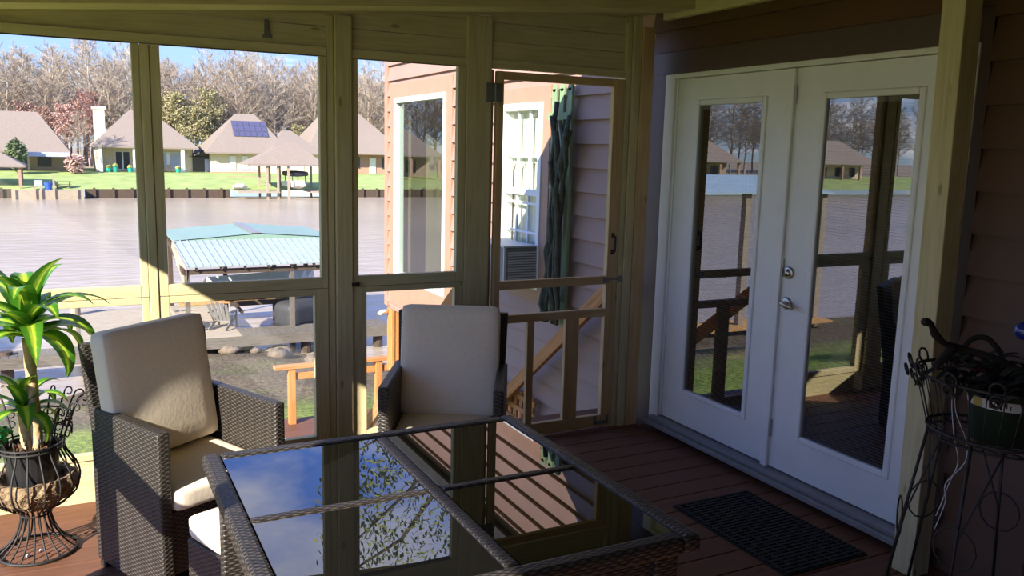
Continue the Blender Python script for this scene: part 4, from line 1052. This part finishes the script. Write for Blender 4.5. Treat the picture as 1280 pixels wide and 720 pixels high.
# house B
t = thing('far_house', 'far cream house with tall chimney, white porch columns and teal pots', 'house', (5.4, 128, -2.6))
hipname(t, -6.7, 6.7, -2.2, 11, 3.35, -1.6, 1.2, 4.4, 8.3, M['shingle'])
prt(t, 'wall', M['cream'], (-6.2, 6.2, 1.2, 10, 0, 3.2), (-6.2, -5.6, -1.9, 1.2, 0, 3.2)); prt(t, 'chimney', M['cream'], (-6.15, -4.75, 2, 3.4, 0, 8.5), (-6.3, -4.6, 1.85, 3.55, 8.2, 8.6))
for x in (-5.6, -1.45, 4.6): prt(t, 'column', M['vinyl'], (x-.22, x+.22, -2, -1.56, 0, 3.2))
for x, w2_ in ((-2.8, .95), (3.0, 2.1)):
    w_ = prt(t, 'window', M['vinyl'], (x-w2_, x+w2_, 1.1, 1.2, .2, 2.7)); b = MB()
    for q in (-.5, .5): b.box(x+q*w2_-w2_*.4, x+q*w2_+w2_*.4, 1.06, 1.11, .3, 2.6)
    b.build('pane', M['darkglass'] if x < 0 else M['awning'], w_)
for x, hh in ((-4.7, .7), (-3.9, .95), (-2.1, .75), (3.9, .7)):
    b = MB(); b.lathe([(0, 0), (.24, 0), (.36, hh*.7), (.40, hh*.75), (.34, hh*.75), (0, hh*.7)], n=10); o = b.build('teal_planter', M['teal']); o.location = (5.4+x, 125.6, -2.6)
    b = MB(); b.ball((0, 0, hh*.9), .35, .35, .28, n=8, jit=.3); b.build('shrub', M['leafgreen'], o); tag(o, {-4.7: 'leftmost teal pot on the porch of the chimney house', -3.9: 'tallest teal pot, second on the porch of the chimney house', -2.1: 'teal pot beside the glass doors of the chimney house', 3.9: 'teal pot at the right end of the chimney house porch'}[x], 'flower pot', group='teal pots on the far porch')
for k, x in enumerate((7.2, 8.2)):
    t2 = thing('patio_chair', ('dark patio chair on the chimney house porch, left one', 'dark patio chair on the chimney house porch, right one')[k], 'chair', (x, 127, -2.6), group='far patio chairs')
    prt(t2, 'seat', M['darkwall'], (-.4, .4, -.4, .4, .1, .45)); prt(t2, 'backrest', M['darkwall'], (-.4, .4, .3, .45, .45, 1.0))
# shed
t = thing('garden_shed', 'small dark shed in shade between the chimney house and the solar roof house', 'shed', (13.0, 129, -2.6))
prt(t, 'wall', M['darkwall'], (-1.4, 1.6, 0, 4, 0, 2.2)); b = MB(); b.poly([(-1.8, -.4, 2.0), (.1, -.4, 3.1), (.1, 4.2, 3.1), (-1.8, 4.2, 2.0)]); b.poly([(.1, -.4, 3.1), (2.0, -.4, 2.0), (2.0, 4.2, 2.0), (.1, 4.2, 3.1)]); b.poly([(-1.4, 0, 2.1), (1.6, 0, 2.1), (.1, 0, 3.0)]); b.build('roof', M['darkwall'], t)
prt(t, 'door', M['awning'], (.2, 1.3, -.06, 0, 0, 1.8))
# house C
t = thing('far_house', 'far cream house with solar panels on its steep brown roof', 'house', (19.4, 128, -2.6))
hipname(t, -6.4, 5.6, -2, 11, 2.85, -1.3, 1.5, 4.5, 8.4, M['shingle']); hipname(t, 2.0, 10.2, -3, 9, 2.95, 5.2, 6.4, 3, 6.2, M['shingle'], 'wing_roof')
prt(t, 'wall', M['cream'], (-5.6, 5, -.6, 10, -.3, 2.7), (2.6, 9.6, -1.6, 8, -.3, 2.8)); prt(t, 'base_wall', M['brick'], (-5.7, 5.1, -1.0, -.6, -1.0, .1))
for x in (-2.6, -.9, .5, 4.2, 6.8): 
    w_ = prt(t, 'window', M['whitewin'], (x-.42, x+.42, -.7 if x < 3 else -1.7, -.6 if x < 3 else -1.6, .35, 2.35)); b = MB(); b.box(x-.34, x+.34, -.72 if x < 3 else -1.72, -.69 if x < 3 else -1.69, .45, 1.3); b.build('pane', M['whitewin'], w_)
b = MB()
def onroof(x, q): return (x, lerp(-2, 4.5, q)-.06, lerp(2.85, 8.4, q)+.10)
for k in range(3):
    q0 = .40+k*.135; q1 = q0+.128
    for j in range(6):
        x0 = -2.15-.12*0+j*.82+.18*0; xa = x0*(1-.0*k)+(.25*(2-k) if j == 5 else 0); b.poly([onroof(x0-.05*k*0, q0), onroof(x0+.78, q0), onroof(x0+.78, q1), onroof(x0, q1)])
b.build('solar_panel', M['solar'], t)
# terrace brick bank
b = MB(); b.box(-3.2, 3.8, 0, .5, -1.4, .3); o = b.build('terrace_wall', M['brick']); o.location = (18.3, 121.5, -3.2); tag(o, 'low red brick terrace wall below the solar roof house', 'wall')
# boathouse C
t = thing('far_boathouse', 'brown hip roofed boathouse on the far bank in front of the solar roof house', 'boathouse', (20.6, 111.5, ZW))
hipname(t, -5.0, 4.7, -3, 3, 4.3, .3, 1.5, 0, 7.0, M['shingle'])
for x in (-2.6, -1.3, .0, 4.1):
    for y in (-2.6, 2.6): prt(t, 'post', M['dockwood'], (x-.12, x+.12, y-.12, y+.12, -1.5, 4.2))
prt(t, 'dock_floor', M['dockwood'], (-6.2, -1.2, -3.2, -.5, .75, .95), (-6.2, 4.5, 1.5, 2.8, .9, 1.1), (2.9, 4.8, -3.0, 2.8, .75, .95))
t = thing('ski_boat', 'white and grey boat with dark top in the far hip roofed boathouse', 'boat', (22.0, 110.6, ZW+1.1), -PI/2+.25)
b = MB(); hull(b, [(-2.2+4.4*i/10, 1.05*(1-max(0, (i/10-.55)/.45)**2*.95), 1.0+.2*i/10, .1+.5*max(0, (i/10-.6)/.4)**2) for i in range(11)]); b.build('hull', M['boat'], t)
b = MB(); b.pillow((-.4, 0, 2.0), (1.5, 1.15, .28), .2, .1); b.build('canopy', M['tarp'], t)
for sx in (-1.4, .6):
    for sy in (-.9, .9): prt(t, 'canopy_pole', M['tarp'], (sx-.04, sx+.04, sy-.04, sy+.04, 1.0, 1.85))
b = MB(); hull(b, [(-.9+1.8*i/6, .5*(1-max(0, (i/6-.5)/.5)**2), .55, .1) for i in range(7)]); b.pillow((0, 0, .62), (.5, .2, .2), .1)
o = b.build('jet_ski', M['boat']); o.location = (15.2, 112, ZW+.95); tag(o, 'small white watercraft on the low dock left of the far boathouse', 'watercraft')
# house D
t = thing('far_house', 'far brick house with white door partly behind the middle post, next to the wing', 'house', (34.5, 128, -2.6))
hipname(t, -7.6, 8.0, -2, 12, 3.1, -2.2, 1.0, 5, 10.3, M['shingle']); prt(t, 'wall', M['brick'], (-7, 7.3, 0, 11, 0, 3))
for x in (-4.5, 0.2, 5.5): 
    w_ = prt(t, 'window', M['darkwall'], (x-.9, x+.9, -.08, 0, .8, 2.5)); b = MB(); b.box(x-.8, x+.8, -.12, -.07, .9, 2.4); b.build('pane', M['darkglass'], w_)
prt(t, 'door', M['whitewin'], (2.6, 3.6, -.1, 0, 0, 2.4))
# simple houses further left, mirrored in the door glass
for k, (x, label) in enumerate(((-38, 'far house on the far bank, nearest left of the frame, mirrored in the door glass'), (-66, 'far house on the far bank, well left of the frame, mirrored in the door glass'), (-98, 'far house with red posts on the far bank, mirrored in the left door glass'), (-135, 'far house at the left end of the mirrored far bank'))):
    t = thing('far_house', label, 'house', (x, 122+k, -2.8))
    hipname(t, -8, 8, -2.4, 10, 3.2, -3, 3, 4, 7.8, M['shingle']); prt(t, 'wall', M['cream'] if k % 2 else M['tanwall'], (-7, 7, 1, 9.5, 0, 3.1))
    for xx in (-7.4, -3, 2, 7.2): prt(t, 'column', M['brick'], (xx-.2, xx+.2, -2.1, -1.7, 0, 3.1))
    for xx in (-4, 0, 4): prt(t, 'window', M['darkglass'], (xx-.8, xx+.8, .92, 1, .6, 2.4))
# small things on the far left dock
def small_chair(loc, m, label):
    t = thing('dock_chair', label, 'chair', loc); prt(t, 'seat', m, (-.4, .4, -.4, .4, .35, .45)); prt(t, 'backrest', m, (-.4, .4, .3, .4, .45, 1.05)); prt(t, 'leg', m, (-.4, -.34, -.4, .4, 0, .35)); prt(t, 'leg', m, (.34, .4, -.4, .4, 0, .35))
small_chair((-7.1, 111.6, ZW+1), M['awning'], 'pale blue chair standing on the far left dock')
b = MB(); b.lathe([(0, 0), (.35, 0), (.42, .75), (.45, .8), (0, .8)], n=12); o = b.build('blue_barrel', M['blueplastic']); o.location = (-6.1, 111.5, ZW+1.0); tag(o, 'bright blue tub on the far left dock', 'tub')
t = thing('picnic_table', 'brown picnic table on the lawn behind the far left dock', 'table', (-4.6, 113, -4.1)); prt(t, 'tabletop', M['darkwood'], (-.9, .9, -.4, .4, .7, .76)); prt(t, 'bench', M['darkwood'], (-.9, .9, -.8, -.55, .4, .45)); prt(t, 'leg', M['darkwood'], (-.7, -.6, -.7, .4, 0, .7), (.6, .7, -.7, .4, 0, .7))

# ------------------------------------------------------------------ trees
def bare_tree(seed, H, m, buds=None, spread=.34, nb=34, twigs=4):
    rr = random.Random(seed); b = MB()
    def tb(p, q, r0_, r1_, n=3, seg=3, wob=.05):
        p, q = Vector(p), Vector(q); L = (q-p).length
        pts = [p.lerp(q, i/seg)+(Vector((rr.uniform(-1, 1), rr.uniform(-1, 1), rr.uniform(-.4, .4)))*wob*L*(1 if 0 < i < seg else 0)) for i in range(seg+1)]
        b.tube(pts, [r0_+(r1_-r0_)*i/seg for i in range(seg+1)], n, cap=False); return pts
    tips = []
    tr = tb((0, 0, -.5), (rr.uniform(-.6, .6), rr.uniform(-.6, .6), H*.97), H*.013, .04, 6, 8, .012)
    for k in range(nb):
        q = .28+.70*(k/nb); i = min(7, int(q*8)); p = tr[i].lerp(tr[i+1], q*8-i); az = k*2.4+rr.uniform(-.4, .4); L = H*spread*(1.08-q)*rr.uniform(.7, 1.15)+.8
        el = rr.uniform(.35, .95); d = Vector((math.cos(az)*math.cos(el), math.sin(az)*math.cos(el), math.sin(el)))
        br = tb(p, p+d*L, .035+.04*(1-q), .022, 4, 4, .07)
        for j in range(7):
            s = .25+.75*j/6; ii = min(3, int(s*4)); p2 = br[ii].lerp(br[ii+1], s*4-ii) if ii < 4 else br[-1]
            d2 = (d+Vector((rr.uniform(-1, 1), rr.uniform(-1, 1), rr.uniform(-.3, .9)))*.9).normalized(); L2 = L*.42*rr.uniform(.6, 1.1)
            t2 = tb(p2, p2+d2*L2, .026, .016, 3, 2, .08)
            for w in range(twigs):
                d3_ = (d2+Vector((rr.uniform(-1, 1), rr.uniform(-1, 1), rr.uniform(-.5, .9)))).normalized(); p3 = t2[0].lerp(t2[-1], .35+.6*w/twigs); L3 = .5+L2*.5*rr.random()
                t3 = tb(p3, p3+d3_*L3, .018, .011, 3, 1); tips.append(p3+d3_*L3*.7); tips.append(p3+d3_*L3)
    if buds:
        for p in tips:
            for z in range(buds):
                c = p+Vector((rr.uniform(-1, 1), rr.uniform(-1, 1), rr.uniform(-1, 1)))*.35; u_ = Vector((rr.uniform(-1, 1), rr.uniform(-1, 1), rr.uniform(-1, 1))).normalized(); w_ = u_.orthogonal().normalized(); s = .10
                b.poly([c-u_*s-w_*s, c+u_*s-w_*s, c+u_*s+w_*s, c-u_*s+w_*s])
    return b.build('bare_tree', m)
protos = [bare_tree(1, 16, M['bark']), bare_tree(2, 17, M['barkpale'], spread=.24), bare_tree(3, 15, M['bark'], spread=.38), bare_tree(4, 18, M['barkpale'], spread=.28), bare_tree(5, 10, M['barkred'], 1, spread=.34), bare_tree(6, 11.5, M['olive'], 1, spread=.36)]
LB = ['bare grey brown tree in the wood behind the far houses', 'pale bare cypress with narrow crown in the wood behind the far houses', 'spreading bare grey tree in the wood behind the far houses', 'tall pale bare tree rising above the wood behind the far houses', 'reddish budding tree behind the roofs of the far houses', 'olive green leafy tree in the wood behind the far houses']
used = set()
def plant(k, x, y, s, rz):
    o = protos[k]
    if k in used:
        o = o.copy(); COL.objects.link(o)
    used.add(k); o.location = (x, y, -2.4+max(0, (y-150)*.012)); s *= 1.12 if k < 4 else 1.0; o.scale = (s, s, s*R.uniform(.92, 1.08)); o.rotation_euler = (0, 0, rz); tag(o, LB[k], 'tree', group=LB[k].split(' in ')[0].split(' behind')[0].split(' rising')[0]+' trees')
rt = random.Random(21)
for row, (yy, st) in enumerate(((146, 2.6), (152, 2.4), (159, 2.2), (167, 2.2))):
    x = -24
    while x < 54:
        plant(rt.choice((0, 0, 1, 2, 2, 3, 3)), x+rt.uniform(-1, 1), yy+rt.uniform(-2.5, 2.5), rt.uniform(.78, 1.0)*(1+.03*row), rt.uniform(0, 6)); x += st*rt.uniform(.75, 1.25)
for (x, y, s, k) in ((-4.3, 143, .85, 4), (-1.2, 144, 1.0, 4), (-7.5, 145, .8, 4), (-9.5, 146, .9, 4), (10.5, 142, .9, 5), (13.5, 141, .75, 5), (15.5, 143, .95, 5), (8, 145, .95, 5), (29.5, 142, .6, 5), (-2.6, 124, .45, 2)): plant(k, x, y, s, rt.uniform(0, 6))
for yy in (147, 156):
    x = -185
    while x < -26:
        plant(rt.choice((0, 1, 2, 3)), x+rt.uniform(-1, 1), yy+rt.uniform(-3, 3), rt.uniform(.85, 1.05), rt.uniform(0, 6)); x += 3.6
def leafy(name, loc, H, rad, cz, n, m, label, cat='tree', trunk=True, s=.16):
    rr = random.Random(9); t = thing(name, label, cat, loc); b = MB()
    for k in range(n):
        d = Vector((rr.gauss(0, 1), rr.gauss(0, 1), rr.gauss(0, 1))).normalized()*rr.uniform(.45, 1.0)**.6
        c = Vector((d.x*rad[0], d.y*rad[1], cz+d.z*rad[2])); u_ = Vector((rr.uniform(-1, 1), rr.uniform(-1, 1), rr.uniform(-1, 1))).normalized(); w_ = u_.orthogonal().normalized()
        b.poly([c-u_*s, c-w_*s*.5, c+u_*s, c+w_*s*.5])
    b.build('foliage', m, t)
    if trunk:
        b = MB(); b.tube([(0, 0, -1), (.1, 0, cz*.5), (0, .1, cz)], [.3*H/10, .22*H/10, .1], 8)
        for k in range(14):
            a = k*2.4; z = cz*(.75+.4*k/14); b.tube([(0, 0, z*.8), (math.cos(a)*rad[0]*.5, math.sin(a)*rad[1]*.5, z+rad[2]*.15), (math.cos(a)*rad[0]*.85, math.sin(a)*rad[1]*.85, z+rad[2]*.4)], [.09, .05, .02], 5)
        b.build('trunk', M['darkbark'], t)
    return t
leafy('leafy_tree', (6.2, 19.5, -4), 14, (4.6, 4.2, 4.2), 13.4, 8000, M['leafgreen'], 'leafy green tree behind the house wing, mirrored in the glass table', s=.10)
leafy('evergreen_shrub', (-9.6, 122, -2.7), 4, (1.2, 1.2, 2.0), 2.2, 500, M['evergreen'], 'dark evergreen shrub before the far left roof', 'shrub', True, .3)
leafy('reddish_shrub', (-3.2, 123, -2.8), 3, (1.3, 1.2, 1.3), 1.3, 260, M['barkred'], 'reddish round shrub beside the awning of the far left house', 'shrub', True, .25)

# ------------------------------------------------------------------ light
sun = bpy.data.lights.new('sun', 'SUN'); so = bpy.data.objects.new('sun', sun); COL.objects.link(so)
d = Vector((1, .69, -.68)); so.rotation_euler = d.to_track_quat('-Z', 'Y').to_euler(); so.location = (-20, -14, 14)
sun.energy = 10.0; sun.angle = .0093; sun.color = (1, .93, .80)
w = bpy.data.worlds.new('world'); S.world = w; w.use_nodes = True; nt = w.node_tree; bg = nt.nodes['Background']
tc = nd(nt, 'ShaderNodeTexCoord'); sp = nd(nt, 'ShaderNodeSeparateXYZ'); nt.links.new(tc.outputs['Generated'], sp.inputs[0])
def m2(op, a, bb):
    n = nd(nt, 'ShaderNodeMath', operation=op)
    for i, x in enumerate((a, bb)):
        if isinstance(x, (int, float)): n.inputs[i].default_value = x
        else: nt.links.new(x, n.inputs[i])
    return n.outputs[0]
den = m2('ADD', m2('MAXIMUM', sp.outputs[2], 0), .12)
cb = nd(nt, 'ShaderNodeCombineXYZ'); nt.links.new(m2('DIVIDE', sp.outputs[0], den), cb.inputs[0]); nt.links.new(m2('DIVIDE', sp.outputs[1], den), cb.inputs[1]); cb.inputs[2].default_value = .7
cn = nd(nt, 'ShaderNodeTexNoise'); cn.inputs['Scale'].default_value = .85; cn.inputs['Detail'].default_value = 7; cn.inputs['Roughness'].default_value = .58; nt.links.new(cb.outputs[0], cn.inputs['Vector'])
cr = ramp(nt, [(.53, (0, 0, 0)), (.70, (1, 1, 1))]); nt.links.new(cn.outputs['Fac'], cr.inputs['Fac'])
sky = ramp(nt, [(0, (.62, .80, 1.0)), (.08, (.46, .70, 1.15)), (.22, (.28, .56, 1.6)), (.45, (.20, .44, 1.4)), (1, (.10, .25, .80))]); nt.links.new(sp.outputs[2], sky.inputs['Fac'])
mx = nd(nt, 'ShaderNodeMixRGB'); nt.links.new(cr.outputs[0], mx.inputs[0]); nt.links.new(sky.outputs[0], mx.inputs[1]); mx.inputs[2].default_value = (1.7, 1.7, 1.8, 1)
nt.links.new(mx.outputs[0], bg.inputs['Color']); bg.inputs['Strength'].default_value = 1.0

S.view_settings.view_transform = 'Standard'; S.view_settings.look = 'None'; S.view_settings.gamma = 1; S.view_settings.exposure = .45; S.view_settings.use_curve_mapping = False
S.cycles.max_bounces = 10; S.cycles.diffuse_bounces = 5; S.cycles.glossy_bounces = 5; S.cycles.transparent_max_bounces = 24; S.cycles.transmission_bounces = 6
S.cycles.caustics_reflective = False; S.cycles.caustics_refractive = False; S.cycles.sample_clamp_indirect = 8
